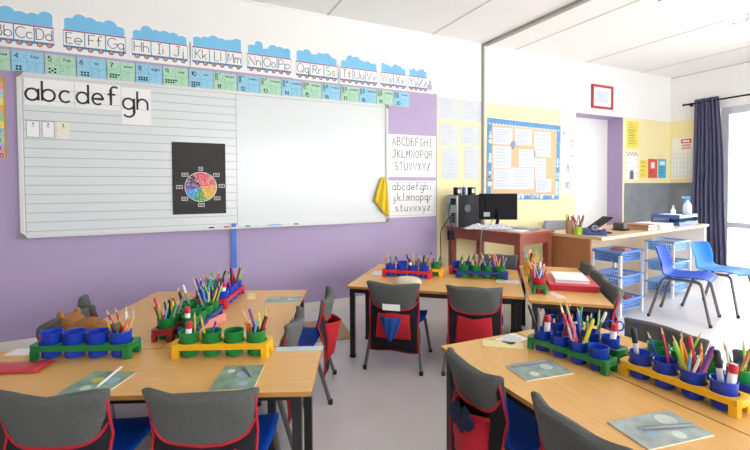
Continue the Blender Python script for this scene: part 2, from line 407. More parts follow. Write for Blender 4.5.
# letters on sheets
LG = 'letter sheets on the whiteboard'
def sheet(x0, x1, z0, z1, letters, lab, base, h):
    b = MB(); w = x1 - x0; hh = z1 - z0
    b.box(0, w, 0, hh, 0, .0015, m_paper); b.box(0, w, base - z0, base - z0 + .002, .0015, .0018, m_line); b.box(0, w, base - z0 + h * X, base - z0 + h * X + .002, .0015, .0018, m_line)
    o = b.build('letter_sheet'); on_north(o, x0, z0, .027); tag(o, lab, 'letter sheet', LG)
    for ch, xx, fw_ in letters: b = MB(); text(b, ch, xx - x0, base - z0, h, m_ink, w=.0145, z=.0022, fit=fw_); b.build('letter', o)
sheet(-.943, -.642, 1.82, 2.013, [('a', -.936, .076), ('b', -.838, .077), ('c', -.732, .065)], 'white sheet lettered a b c at the whiteboard corner', 1.854, .146)
sheet(-.636, -.337, 1.82, 2.013, [('d', -.626, .074), ('e', -.525, .068), ('f', -.425, .08)], 'white sheet lettered d e f on the whiteboard', 1.854, .146)
sheet(-.331, -.125, 1.712, 2.004, [('g', -.322, .077), ('h', -.222, .075)], 'white sheet lettered g h with a long tail below', 1.834, .146)
for x0, x1, lab, d, mt in ((-.938, -.856, 'small white card numbered 1 on the whiteboard', '1', m_paper), (-.845, -.767, 'small white card numbered 2 on the whiteboard', '2', m_paper), (-.754, -.678, 'small cream card numbered 3 on the whiteboard', '3', m_cream)):
    b = MB(); w = x1 - x0; b.box(0, w, 0, .124, 0, .0015, mt)
    if d != '3':
        for q in ((0, w, 0, .004), (0, w, .12, .124), (0, .004, 0, .124), (w - .004, w, 0, .124)): b.box(*q, .0015, .002, M('card_edge', '8f8b86', .6))
    o = b.build('number_card'); on_north(o, x0, 1.58, .027); tag(o, lab, 'number card', 'number cards on the whiteboard')
    b = MB(); text(b, d, w / 2, .088, .022, m_ink, w=.004, center=True); b.box(w / 2 - .014, w / 2 + .014, .078, .081, .0015, .002, m_txt); b.build('lettering', o)

# black colour-wheel poster
b = MB(); b.box(0, .423, 0, .609, 0, .002, M('black_card', '2b2927', .6, .05)); o = b.build('colour_wheel_poster'); on_north(o, .022, .978, .028)
tag(o, 'black poster with a speckled rainbow colour wheel on the whiteboard', 'poster')
b = MB(); cx, cy, R = .222, .232, .126
cols = ['e2506a', 'ee7a4a', 'f2b83a', 'a6b83c', '4a9a46', '3aa4d4', '5a4a9c', '4a2a3a']
segs = [(60, 118, 'e4576e'), (10, 60, 'e86a74'), (-35, 10, 'f0a94a'), (-70, -35, 'e6bf3e'), (-118, -70, '5da24a'), (-165, -118, '3f9fd6'), (-215, -165, '54489a'), (-242, -215, '4a2430')]
for i, (a0, a1, hx) in enumerate(segs):
    b.prism([(cx, cy)] + [(cx + R * cos(radians(a0 + (a1 - a0) * k / 8)), cy + R * sin(radians(a0 + (a1 - a0) * k / 8))) for k in range(9)], .002, .0032, M('wheel_%d' % i, hx, .6, .25, 60))
b.build('colour_wheel', o)
b = MB(); rr = random.Random(3)
for k in range(420):
    a = rr.random() * 2 * pi; r = R * math.sqrt(rr.random()) * .98
    b.disc(cx + r * cos(a), cy + r * sin(a), .0022 + .0014 * rr.random(), .0032, .0036, rr.choice([m_paper, m_paper, pm('m'), pm('y'), pm('c')]), 5)
b.strip([(cx + R * cos(t * pi / 30), cy + R * sin(t * pi / 30)) for t in range(61)], .004, .0036, m_paper)
b.build('speckles', o)
for k, a in enumerate((90, 42, 3, -40, -90, -140, 180, 138)):
    x, y = cx + .168 * cos(radians(a)) * (1.0 if k else 1), cy + .155 * sin(radians(a)); w, h = (.05, .03) if k else (.034, .032)
    b = MB()
    for q in ((-w / 2, w / 2, h / 2 - .004, h / 2), (-w / 2, w / 2, -h / 2, -h / 2 + .004), (-w / 2, -w / 2 + .004, -h / 2, h / 2), (w / 2 - .004, w / 2, -h / 2, h / 2)):
        b.box(x + q[0], x + q[1], y + q[2], y + q[3], .002, .003, m_paper)
    b.box(x - w / 4, x + w / 4, y - .004, y + .004, .002, .0028, m_txt); b.build('colour_name_label', o)

# yellow duster on the corner
b = MB()
def cloth(u, v):
    w = .055 + .095 * v ** .7
    x = 1.992 - .02 * v + (u - .5) * w - .02 * v * (1 - u)
    z = 1.295 - v * (.30 + .12 * u - .06 * (1 - u)) + .01 * sin(u * 8)
    y = -.052 - .012 * sin(u * 2 * pi * 2.2 + v) * (.4 + v) - .012 * sin(pi * u)
    return (x, y, z)
b.grid(cloth, 26, 22, M('yellow_duster', 'e3c32c', .9, .1, 60, bump=.2)); tag(b.build('duster', None, True, solid=.004), 'yellow duster cloth hanging at the whiteboard edge', 'cloth')

# ------------------------------------------------------------------ alphabet train and number cards
TG = 'alphabet train posters above the whiteboard'
TR = [(-1.24, -.762, 'ABCD'), (-.706, -.296, 'EFG'), (-.254, .157, 'HIJ'), (.193, .602, 'KLM'), (.645, 1.048, 'NOP'), (1.092, 1.508, 'QRS'), (1.539, 1.948, 'TUV'), (1.988, 2.293, 'WX'), (2.326, 2.56, 'YZ')]
for x0, x1, ls in TR:
    w = x1 - x0; n = len(ls); rr = random.Random(ls); dz = -.012 if x0 > 1 else 0
    bl = [(w * (.10 + .80 * i / 5), .195 + rr.uniform(-.012, .035) + (.018 if i in (1, 4) else 0), rr.uniform(.036, .052) * w / .41) for i in range(6)]
    def top(x, g): return max([.17 + g] + [cy + math.sqrt(max(0, (r + g) ** 2 - (x - cx) ** 2)) for cx, cy, r in bl if abs(x - cx) < r + g])
    def cloud(xa, xb, y0, g): return [(xa, y0), (xb, y0)] + [(xb + (xa - xb) * k / 60, top(xb + (xa - xb) * k / 60, g)) for k in range(61)]
    b = MB(); b.prism(cloud(-.024, w + (.09 if ls == 'YZ' else .024), -.012, .016), 0, .0012, m_paper)
    o = b.build('alphabet_train_poster'); on_north(o, x0, 2.25 + dz, .001)
    tag(o, 'alphabet train poster with carriages %s' % ' '.join(c + c.lower() for c in ls), 'alphabet poster', TG)
    b = MB(); b.prism(cloud(.008, w - .008, .15, 0), .0012, .0018, m_sky); b.build('smoke_cloud', o)
    for i, c in enumerate(ls):
        xa, xb = w * i / n, w * (i + 1) / n
        b = MB(); b.box(xa, xb, .03, .152, .0018, .0024, m_paper); b.box(xa, xb, .150, .158, .0024, .0028, m_red); b.box(xa, xb, .024, .042, .0024, .0028, m_rail)
        b.box(xa, xa + .0035, .042, .15, .0024, .0028, m_rail); b.box(xb - .0035, xb, .042, .15, .0024, .0028, m_rail); ca_ = b.build('carriage', o)
        b = MB(); text(b, c + c.lower(), (xa + xb) / 2, .058, .08, m_ink2, w=.0055, z=.0032, center=True, gap=.16, fit=w / n * .8); b.build('lettering', ca_)
        for dx in (.27, .76):
            q = MB(); q.disc(w * (i + dx) / n, .022, .0185, .0028, .0034, m_wheeld, 16); q.disc(w * (i + dx) / n, .022, .0135, .0034, .0038, m_wheel, 16); q.build('wheel', ca_)
    if ls == 'YZ':
        b = MB(); b.box(w + .004, w + .06, .03, .085, .002, .003, m_lilacgrey); b.box(w + .02, w + .05, .085, .13, .002, .003, m_lilacgrey); b.build('engine', o)
NUMW = ['', '', '', 'three', 'four', 'five', 'six', 'seven', 'eight', 'nine', 'ten', 'eleven', 'twelve', 'thirteen', 'fourteen', 'fifteen', 'sixteen', 'seventeen', 'eighteen', 'nineteen', 'twenty']
for n in range(3, 21):
    x0 = -1.017 + .1973 * (n - 4); gr = n % 2; base, ln = (m_cgreen, m_cgreen2) if gr else (m_cblue, m_cblue2)
    b = MB(); b.box(-.008, .199, -.008, .158, 0, .0012, m_lilacgrey); b.box(0, .188, 0, .15, .0012, .002, base)
    o = b.build('number_jigsaw_card'); on_north(o, x0, 2.058 if n > 10 else 2.06, .0022)
    tag(o, '%s jigsaw card for number %d above the whiteboard' % ('green' if gr else 'blue', n), 'number card', 'jigsaw number cards above the whiteboard')
    b = MB()
    b.strip([(.09, 0), (.09, .03)] + arc(.1, .04, .011, .011, -120, 120, 8) + [(.09, .055), (.09, .1)] + arc(.08, .11, .011, .011, -60, -300, 8) + [(.09, .125), (.09, .15)], .0028, .0022, ln)
    b.strip([(0, .075), (.035, .075)] + arc(.045, .083, .011, .011, 210, -30, 8) + [(.06, .075), (.13, .075)] + arc(.14, .067, .011, .011, 150, 390, 8) + [(.155, .075), (.188, .075)], .0028, .0022, ln)
    b.strip([(.14, 0), (.14, .15)], .002, .0022, ln); b.build('jigsaw_lines', o)
    b = MB()
    if n <= 10:
        text(b, str(n), .018, .098, .036, m_ink, w=.006); text(b, NUMW[n], .112, .107, .02, m_ink, w=.0034, fit=.06)
        for k in range(n):
            if n <= 6: px, py = .03 + .02 * (k % (3 if n == 6 else 2)), .038 - .02 * (k // (3 if n == 6 else 2))
            else: px, py = .022 + .018 * (k % ((n + 1) // 2 if n < 10 else 4)), .042 - .018 * (k // ((n + 1) // 2 if n < 10 else 4))
            if n == 5: px, py = [(.026, .042), (.06, .042), (.043, .029), (.026, .016), (.06, .016)][k]
            if n == 3: px, py = .03 + .02 * k, .03
            b.disc(px, py, .0078, .002, .0026, m_ink, 10)
    else:
        for k in range(10): b.disc(.014 + .012 * (k % 2), .138 - .012 * (k // 2), .0052, .002, .0026, m_ink, 7)
        for k in range(n - 10): b.disc(.044 + .012 * (k % 2), .138 - .012 * (k // 2), .0052, .002, .0026, m_ink, 7)
        text(b, str(n), .03, .012, .036, m_ink, w=.006); text(b, NUMW[n], .096, .115, .018, m_ink, w=.003, fit=.085)
    b.build('lettering', o)

# number chart at the far left
b = MB(); b.box(-.2, 0, 0, .578, 0, .002, M('gold_card', 'd3a947', .6)); o = b.build('number_chart'); on_north(o, -1.058, 1.427, .001); tag(o, 'rainbow striped number chart at the left edge of the lilac wall', 'poster')
b = MB()
for k, hx in enumerate(['f2a3b0', '9fd9e6', 'f2e37a', 'f0b77c', '9fd6a8', 'f2e37a', '9fc9e6', 'a8dcb4', 'c7a9dc', 'f2a3a3']):
    b.box(-.19, -.012, .53 - .055 * k - .04, .53 - .055 * k + .012, .002, .003, M('chart_%d' % k, hx, .6))
    text(b, str(k + 1), -.05, .497 - .055 * k, .03, M('chart_ink', '6a5a4a', .6), w=.005, z=.0034, gap=.2, fit=.03)
b.build('stripes', o)

# alphabet posters right of the whiteboard
def frame_lines(b, w, h, inset, t, mat, z=.0022):
    for q in ((inset, w - inset, inset, inset + t), (inset, w - inset, h - inset - t, h - inset), (inset, inset + t, inset, h - inset), (w - inset - t, w - inset, inset, h - inset)):
        b.box(*q, .0015, z, mat)
for z0, h, rows, lab in ((1.305, .455, ['ABCDEFGHI', 'JKLMNOPQR', 'STUVWXYZ'], 'white poster of capital letters right of the whiteboard'), (.874, .395, ['abcdefghi', 'jklmnopqr', 'stuvwxyz'], 'white poster of small letters below the capitals poster')):
    w = .607
    b = MB(); b.box(0, w, 0, h, 0, .0015, m_paper); o = b.build('alphabet_chart'); on_north(o, 2.064, z0, .001); tag(o, lab, 'poster', 'handwriting charts')
    b = MB(); frame_lines(b, w, h, .018, .003, m_line)
    for k in range(3):
        cyy = h * (.80 - .29 * k); b.box(.02, w - .02, cyy - h * .055, cyy - h * .055 + .002, .0015, .002, m_line)
        cw = (w - .09) / 9
        for i, c in enumerate(rows[k]):
            text(b, c, .05 + cw * (i + (.5 if k < 2 else 1.0)), cyy - h * .05, .08, m_ink2, w=.0068, center=True, fit=cw * .66)
    b.build('lettering', o)

# sheets on the yellow wall
PG = 'papers on the yellow wall'
def scribble(b, w, h, n, seed, mat=m_txt, x0=.12, x1=.88, y0=.15, y1=.85, t=.004):
    rr = random.Random(seed)
    for k in range(n):
        y = h * (y1 - (y1 - y0) * k / max(1, n - 1)); b.box(w * x0, w * (x0 + (x1 - x0) * rr.uniform(.55, 1)), y, y + t, .0015, .002, mat)
for x0, x1, z0, z1, lab in ((2.704, 2.979, 1.958, 2.2, 'white sheet on yellow wall, top row left'), (3.0, 3.31, 1.958, 2.2, 'white sheet on yellow wall, top row right'),
                            (2.715, 2.968, 1.66, 1.908, 'white sheet on yellow wall, middle row left'), (3.015, 3.29, 1.685, 1.9, 'white sheet on yellow wall, middle row right'),
                            (2.755, 2.978, 1.288, 1.63, 'white sheet with pale drawing, bottom row left above the computer'), (3.07, 3.282, 1.288, 1.66, 'white sheet on yellow wall, bottom row right above the computer')):
    b = MB(); b.box(0, x1 - x0, 0, z1 - z0, 0, .0015, m_sheet); o = b.build('paper_sheet'); on_north(o, x0, z0, .001); tag(o, lab, 'paper', PG)
    b = MB(); scribble(b, x1 - x0, z1 - z0, 7, lab, M('faint_print', 'b9bfc8', .7)); frame_lines(b, x1 - x0, z1 - z0, .006, .002, M('faint_print', 'b9bfc8')); b.build('print', o)
for k, (x0, z0, x1, z1, lab) in enumerate(((4.63, 1.995, 4.91, 2.178, 'white sheet right of noticeboard, topmost of its column'), (4.63, 1.775, 4.912, 1.988, 'white sheet with small red marks right of noticeboard, second in column'),
                                           (4.632, 1.555, 4.914, 1.768, 'white sheet right of noticeboard, third in column'), (4.634, 1.335, 4.916, 1.548, 'white sheet numbered 8 right of noticeboard'), (4.64, 1.105, 4.92, 1.328, 'white sheet numbered 10 right of noticeboard'))):
    b = MB(); b.box(0, x1 - x0, 0, z1 - z0, 0, .0015, m_sheet); o = b.build('paper_sheet'); on_north(o, x0, z0, .001); tag(o, lab, 'paper', PG)
    b = MB(); frame_lines(b, x1 - x0, z1 - z0, .004, .002, M('faint_print', 'b9bfc8'))
    if k == 3: text(b, '8', .14, .07, .075, pm('h'), w=.012, center=True)
    if k == 4: text(b, '10', .13, .07, .075, pm('h'), w=.012, center=True)
    if k == 1: b.strip([(.05, .15), (.07, .11), (.06, .1)], .014, .002, pm('h')); b.disc(.23, .03, .016, .0015, .002, pm('m'), 10)
    if k == 2: b.disc(.22, .19, .014, .0015, .002, pm('t'), 8); b.strip([(.2, .03), (.23, .06), (.25, .04)], .01, .002, pm('m'))
    b.build('print', o)

# noticeboard
nb = thing('noticeboard', 'noticeboard with blue zigzag paper border on yellow wall', 'noticeboard'); on_north(nb, 3.385, 1.05, .001); nb.rotation_euler = (pi / 2, radians(1.2), 0)
W_, H_ = 1.21, .965
b = MB(); b.box(0, W_, 0, H_, 0, .015, M('cork', 'e2bf98', .9, .12, 60)); b.build('cork_panel', nb)
b = MB(); mb1 = M('border_blue', '5a97cc', .6, .2, 22); mb2 = M('border_pale', 'cfe2f2', .6, .05)
for q in ((0, W_, H_ - .062, H_), (0, W_, 0, .062), (0, .062, .062, H_ - .062), (W_ - .062, W_, .062, H_ - .062)): b.box(*q, .015, .017, mb1)
for k in range(24):
    x = .03 + k * (W_ - .06) / 23
    for y in (H_ - .062, .062): b.prism([(x - .02, y - .012), (x, y + .012), (x + .02, y - .012)], .017, .0178, mb2)
rr = random.Random(5)
for k in range(34):
    e = k % 3; x, y = ((rr.uniform(.03, W_ - .03), .035), (.04, rr.uniform(.08, H_ - .1)), (W_ - .04, rr.uniform(.08, H_ * .55)))[e]
    b.disc(x, y, rr.uniform(.018, .034), .017, .0176, mb2, 9)
b.build('border', nb)
for k, (x0, y0, x1, y1) in enumerate(((.09, .66, .40, .86), (.44, .67, .72, .87), (.76, .54, 1.05, .86), (.09, .37, .38, .64), (.50, .40, .78, .62), (.78, .24, .97, .52), (.10, .12, .38, .36), (.38, .12, .76, .39), (.79, .09, 1.07, .26))):
    b = MB(); b.box(0, x1 - x0, 0, y1 - y0, 0, .0015, m_sheet); o = b.build('pinned_paper'); on_north(o, 3.385 + x0, 1.05 + y0 - .02 * x0, .0175)
    pos = ['top left', 'top centre', 'top right', 'middle left', 'middle centre', 'middle right', 'bottom left', 'bottom centre', 'bottom right'][k]
    tag(o, 'white paper pinned at %s of the blue bordered noticeboard' % pos, 'paper', 'papers pinned to the noticeboard')
    b = MB(); scribble(b, x1 - x0, y1 - y0, 6, k, M('blue_print', '8fa9c6', .7)); b.build('print', o)
b = MB(); b.prism([(0, .08), (.03, .1), (.06, .09), (.075, .06), (.05, 0), (.035, -.01), (.02, 0), (-.01, .05)], 0, .004, M('lilac_charm', '8f93bb', .6)); o = b.build('paper_heart'); on_north(o, 3.76, 1.66, .018); tag(o, 'small lilac paper heart pinned on the noticeboard', 'paper shape')

# framed certificate
fr_ = thing('picture_frame', 'red framed certificate above the doorway', 'picture frame'); on_north(fr_, 5.225, 2.275, .001)
b = MB(); w, h, t = .44, .325, .03; mr = M('red_frame', 'b5353c', .4, .05)
for q in ((0, w, 0, t), (0, w, h - t, h), (0, t, t, h - t), (w - t, w, t, h - t)): b.box(*q, 0, .022, mr)
b.build('frame', fr_, bevel=.003)
b = MB(); b.box(t, w - t, t, h - t, 0, .008, m_paper); b.build('mount', fr_)
b = MB(); b.box(.1, w - .1, .085, h - .085, .008, .009, M('cert_blue', 'cfe0f0', .6)); b.build('certificate', fr_)

# posters in the right corner
def poster(name, lab, cat, x0, z0, w, h, mat, fn=None, east=False, grp=None):
    b = MB(); b.box(0, w, 0, h, 0, .002, mat); o = b.build(name)
    (on_east if east else on_north)(o, x0, z0, .001); tag(o, lab, cat, grp)
    if fn: b = MB(); fn(b, w, h); b.build('print', o)
    return o
m_oi = M('olive_print', 'a89a3a', .6)
poster('list_poster', 'bright yellow list poster right of the doorway', 'poster', 6.0, 1.755, .262, .39, M('bright_yellow_card', 'f5e262', .6), lambda b, w, h: scribble(b, w, h, 8, 1, m_oi, t=.012))
def castle(b, w, h):
    m = M('castle_tan', 'dba878', .6)
    for k in range(8): b.disc(.03 + (w - .06) * k / 7, h - .03 - .03 * (k % 2), .02, .002, .003, m, 8)
    for k in range(6): b.disc(.03 if k % 2 else w - .03, .1 + k * .05, .012, .002, .003, m, 8)
    b.prism([(.1, .01), (.19, .01), (.19, .1)] + [(.145 + .045 * cos(radians(a)), .1 + .045 * sin(radians(a))) for a in (30, 60, 90, 120, 150)] + [(.1, .1)], .002, .003, M('arch_grey', '6a6670', .6))
poster('arch_poster', 'white poster with dark arch drawing, under the yellow list', 'poster', 5.975, 1.287, .295, .43, m_paper, castle)
poster('rule_card', 'small yellow card beside the red card', 'card', 6.32, 1.32, .17, .265, M('bright_yellow_card', 'f5e262'), lambda b, w, h: scribble(b, w, h, 4, 3, m_oi, t=.012), grp='small cards above the chalkboard')
poster('rule_card', 'small red card with white panel above the chalkboard', 'card', 6.515, 1.316, .225, .29, M('red_card', 'e5584e', .6), lambda b, w, h: (b.box(.07, .16, .15, .24, .002, .003, m_paper), scribble(b, w, h, 3, 4, pm('d'), y1=.4, t=.01)), grp='small cards above the chalkboard')
poster('rule_card', 'small sky blue card above the chalkboard, nearest the corner', 'card', 6.765, 1.317, .205, .295, M('sky_card', '4db8dc', .6), lambda b, w, h: (b.box(.04, .165, .2, .26, .002, .003, m_paper), scribble(b, w, h, 4, 5, pm('n'), y1=.55, t=.01)), grp='small cards above the chalkboard')
def calen(b, w, h):
    b.box(w - .16, w - .02, h - .09, h - .03, .002, .003, pm('r')); b.box(w - .14, w - .04, h - .076, h - .044, .003, .0036, m_paper); b.box(w - .15, w - .03, h - .14, h - .11, .002, .003, M('soft_red', 'e8a79a', .6)); b.box(w - .15, w - .03, h - .18, h - .155, .002, .003, M('soft_red', 'e8a79a'))
    for k in range(6): b.box(.02, w - .02, .03 + k * .07, .033 + k * .07, .002, .0028, m_txt)
    for k in range(6): b.box(.02 + k * .05, .023 + k * .05, .03, .38, .002, .0028, m_txt)
poster('calendar', 'white wall calendar with red heading beside the curtain', 'calendar', -.03, 1.31, .29, .625, m_paper, calen, east=True)
cb = thing('chalkboard', 'dark grey chalkboard panels wrapping the room corner', 'chalkboard', (0, 0, 0))
b = MB(); b.box(5.96, EX - .013, -.012, -.001, .55, 1.24, m_slate); b.build('panel', cb)
b = MB(); b.box(EX - .012, EX - .001, -.655, -.001, .55, 1.24, m_slate); b.build('panel', cb)

# ------------------------------------------------------------------ tables
TZ = .51
def make_table(fr, x0, x1, y0, y1, label, along='x', i=.035):
    cx, cy = (x0 + x1) / 2, (y0 + y1) / 2; L, D = (x1 - x0), (y1 - y0); rz = fr.a
    if along == 'y': L, D = D, L; rz += pi / 2
    t = thing('classroom_table', label, 'table', fr(cx, cy), rz, 'beech topped classroom tables')
    b = MB(); b.box(-L / 2 + .001, L / 2 - .001, -D / 2 + .001, D / 2 - .001, TZ - .016, TZ, m_wood, side=m_edge); b.build('table_top', t, bevel=.003)
    b = MB()
    b.box(-L / 2 + i, L / 2 - i, -D / 2 + i - .012, -D / 2 + i + .012, TZ - .05, TZ - .0165, m_black); b.box(-L / 2 + i, L / 2 - i, D / 2 - i - .012, D / 2 - i + .012, TZ - .05, TZ - .0165, m_black)
    b.box(-L / 2 + i - .012, -L / 2 + i + .012, -D / 2 + i, D / 2 - i, TZ - .05, TZ - .0165, m_black); b.box(L / 2 - i - .012, L / 2 - i + .012, -D / 2 + i, D / 2 - i, TZ - .05, TZ - .0165, m_black)
    b.build('frame', t)
    for sx in (-1, 1):
        for sy in (-1, 1):
            b = MB(); x, y = sx * (L / 2 - i), sy * (D / 2 - i); b.box(x - .016, x + .016, y - .016, y + .016, 0.004, TZ - .0165, m_black); b.box(x - .018, x + .018, y - .018, y + .018, 0, .02, m_foot); b.build('leg', t)
    return t
FL = Frame(.41, -2.60, -24.1); FM = Frame(1.10, -1.21, -41.8); FR = Frame(1.045, -2.43, -2.5); FC = Frame(1.945, -2.065, -42.0)
make_table(FL, -1.36, 0, .026, .438, 'front left table, long side towards the viewer', i=.058)
make_table(FL, -.696, -.196, .442, 1.455, 'left group table running back to the wall, right half', 'y')
make_table(FL, -1.196, -.70, .442, 1.455, 'left group table running back to the wall, left half', 'y')
make_table(FM, 0, 1.18, 0, .44, 'middle table with two bag-covered chairs in front')
make_table(FM, 0, 1.18, .445, .885, 'middle table, the rear half nearest the computer desk')
make_table(FC, 0, .46, .0, 1.18, 'table carrying the red folder', 'y')
make_table(FR, 0, .418, -1.25, 0, 'right front table, left half nearest the bag chairs', 'y')
make_table(FR, .422, .84, -1.25, 0, 'right front table, right half nearest the trolleys', 'y')

# ------------------------------------------------------------------ chairs
PROF = [(.176, .280), (.170, .299), (.10, .306), (.01, .298), (-.065, .296), (-.105, .306), (-.132, .340), (-.156, .41), (-.176, .48), (-.194, .545), (-.198, .558)]
HW = [.150, .170, .180, .180, .174, .164, .150, .156, .164, .152, .115]
def cat(arr, t):
    n = len(arr) - 1; f = min(max(t, 0), .99999) * n; i = int(f); u = f - i
    g = lambda k: arr[min(max(k, 0), n)]
    p0, p1, p2, p3 = g(i - 1), g(i), g(i + 1), g(i + 2)
    return .5 * ((2 * p1) + (-p0 + p2) * u + (2 * p0 - 5 * p1 + 4 * p2 - p3) * u * u + (-p0 + 3 * p1 - 3 * p2 + p3) * u ** 3)
YS = [p[0] for p in PROF]; ZS = [p[1] for p in PROF]
def shell_pt(u, v):
    y, z, hw = cat(YS, v), cat(ZS, v), cat(HW, v); q = 2 * u - 1
    back = min(1, max(0, (z - .31) / .1)); c = q * q
    return (q * hw, y + back * .035 * c, z + (1 - back) * .012 * c - (1 - back) * .004)
def make_chair(label, shell_mat, s=1.0):
    lf = .035 if s > 1 else 0.0
    t = thing('classroom_chair', label, 'chair', group='plastic classroom chairs')
    b = MB(); b.grid(lambda u, v: (lambda p: (p[0] * s, p[1] * s, (p[2] if not lf else .30 + lf + (p[2] - .30) * .84) * s))(shell_pt(u, v)), 15, 44, shell_mat); b.build('shell', t, True, solid=.006 * s, off=-1)
    for sx in (-1, 1):
        def sc(P): return [(x * sx * s, y * s, (z + lf * min(1, z / .26)) * s) for x, y, z in P]
        b = MB(); b.tube(sc([(.142, -.085, .281), (.142, .085, .281)]),   .0112 * s, m_leg); b.build('seat_rail', t, True)
        for P in ([(.142, .085, .281), (.150, .112, .279), (.157, .130, .266), (.161, .138, .248), (.188, .195, .004)], [(.142, -.085, .281), (.150, -.105, .278), (.157, -.117, .265), (.161, -.123, .248), (.188, -.20, .004)]):
            b = MB(); b.tube(sc(P),   .0112 * s, m_leg); f = sc(P)[-1]; b.lathe([(.0135, 0), (.0135, .022), (.0115, .026)], m_foot, 10, T=Matrix.Translation((f[0], f[1], 0))); b.build('leg', t, True)
    for yy in (-.08, .08):
        b = MB(); b.tube([(-.142 * s, yy * s, (.281 + lf) * s), (.142 * s, yy * s, (.281 + lf) * s)], .007 * s, m_leg); b.build('cross_bar', t, True)
    return t
def yback(z):
    z = max(z, .31)
    for i in range(6, len(PROF) - 1):
        if ZS[i] <= z <= ZS[i + 1]: return YS[i] + (YS[i + 1] - YS[i]) * (z - ZS[i]) / (ZS[i + 1] - ZS[i])
    return YS[-1] if z > .5 else YS[6] - .02 * 0
def make_bag(label, seed=0, bulge=0.0):
    rr = random.Random(seed); t = thing('chair_bag', label, 'chair bag', group='grey, black and red chair bags')
    hb = .035 if bulge else 0; N = 44; ph = rr.uniform(0, 6); flare = rr.uniform(.004, .014)
    def ring(u, v):
        a = 2 * pi * u; c, s_ = cos(a), sin(a)
        if v < .86: k = v / .86; top = 0
        else: k = 1; top = (v - .86) / .14
        hw = (.158 + .014 * k + flare * k * (1 if c < 0 else .5)) * (1 - .14 * top ** 2)
        x = hw * math.copysign(abs(c) ** .38, c); q = min(1, abs(x) / .17)
        zl = (.425 + .03 * q * q if s_ > 0 else .398 + hb + .022 * q * q + .09 * q ** 8)
        zt = .564 + .007 * q * q + .004 * sin(x * 25 + ph)
        z = zl + (zt - zl) * k + .008 * math.sin(top * pi / 2)
        th = .020 * (1 - top * .93) + (.004 if s_ < 0 else 0) * (1 - top)
        y = yback(min(z, .553)) + .033 * (min(abs(x), .165) / .165) ** 2 + th * math.copysign(abs(s_) ** .75, s_)
        y += .0035 * sin(x * 38 + z * 22 + ph) * (1 - top)
        return (x, y, z)
    b = MB(); b.grid(ring, N, 18, m_felt, closed=True)
    n0 = len(b.v) - N; b.f.append(tuple(range(n0, n0 + N))); b.m.append(0); b.build('hood', t, True)
    # black hanging panel and its red pocket
    ylow = yback(.40)
    def panel(u, v):
        z = .553 - v * .427; q = 2 * u - 1; x = q * (.166 - .006 * v); z += .004 * sin(u * 7 + ph) * v
        if z > .40: yy = yback(z) - .001 - .014 * (1 - q ** 6) + .030 * q * q
        else: yy = ylow - .015 - .018 * min(1, (.40 - z) / .08) + .030 * q * q * max(.35, 1 - (.40 - z) * 3) + .05 * (.40 - z) + .004 * sin(u * 9 + v * 5 + ph) * min(1, (.40 - z) / .05)
        return (x, yy, z)
    b = MB(); b.grid(panel, 25, 22, m_bfab); b.build('back_panel', t, True, solid=.006)
    def pocket(u, v):
        w = .105 + .012 * v; x = (u - .5) * 2 * w; z = .378 + hb * .9 - v * (.165 + hb) + (.006 * sin(u * pi * 2 + ph) if v < .1 else 0)
        p = panel(.5 + x / (2 * .164), min(1, (.553 - z) / .427)); bul = .006 + (.018 + bulge) * max(0, math.sin(pi * u)) ** .7 * (1 - .75 * v) + .004 * sin(u * 11 + v * 6 + ph) * math.sin(pi * u)
        return (x, p[1] - bul, z)
    b = MB(); b.grid(pocket, 19, 11, m_rfab); b.build('pocket', t, True, solid=.004)
    b = MB(); b.tube([ring(.5 + .5 * k / 40, 0.0) for k in range(41)], .0052, m_rfab, 6)
    for sx in (0, 1): b.tube([tuple(a + d for a, d in zip(panel(sx, k / 16), (0, -.003, 0))) for k in range(17)], .0048, m_rfab, 6)
    b.tube([panel(k / 12, 1) for k in range(13)], .0045, m_rfab, 6)
    if bulge: b.tube([tuple(pocket(k / 18, 0)) for k in range(19)], .006, m_rfab, 6)
    b.build('piping', t, True)
    return t
def at(fr, x, y, face_deg): return fr(x, y), fr.a + radians(face_deg)
CH = []
def chair_at(loc, rz, clabel, blabel, shell=m_blue, s=1.0, bulge=0.0, wx=1.0):
    key = (shell.name, s)
    if key in PROTO: c = dup(PROTO[key], clabel, loc, rz)
    else: c = make_chair(clabel, shell, s); PROTO[key] = c; put(c, loc, rz)
    c.scale = (wx, 1, 1)
    if blabel:
        g = make_bag(blabel, len(CH), bulge); put(g, loc, rz); g.scale = (wx, 1, 1)
        CH.append((c, g))
    return loc, rz
PROTO = {}
# local frame: sitter looks +y. back of chair is at -y
IN = .07
chair_at(*at(FL, -.79, IN + .03, 0), 'blue chair at the front table, farther left of the two', 'grey hooded chair bag at the front table, left one cut by frame')
chair_at(*at(FL, -.33, IN + .025, 0), 'blue chair at the front table below the dark green leaflet', 'grey hooded chair bag nearest the viewer, right of the front pair')
def right_side(al, out): p = FL(-.196 + out, .455 + al); return p, FL.a + pi / 2
def left_side(al, out): p = FL(-1.196 - out, .455 + al); return p, FL.a - pi / 2
chair_at(*right_side(.22, -.135), 'chair tucked close under the left group table, right side', 'dark chair bag leaning close against the left group table edge')
chair_at(*right_side(.66, -.01), 'chair on right side of left group, nearer the wall', 'chair bag with bulging red pocket facing the open floor', bulge=.055)
chair_at(*left_side(.24, -.085), 'chair behind the teddy bear, nearer the viewer', 'slumped grey chair bag behind the blue cups and teddy bear')
pb_, rb_ = left_side(.66, .03); chair_at(pb_, rb_ + radians(38), 'chair behind the teddy bear, nearer the wall', 'upright grey chair bag rising behind the teddy bear')
chair_at(*at(FM, .362, IN, 0), 'chair at middle table with blue cloth in its bag', 'chair bag with white slip and blue cloth in its pocket')
chair_at(*at(FM, .875, IN + .035, 0), 'chair at middle table, right of the blue cloth chair', 'chair bag with plain red pocket at the middle table')
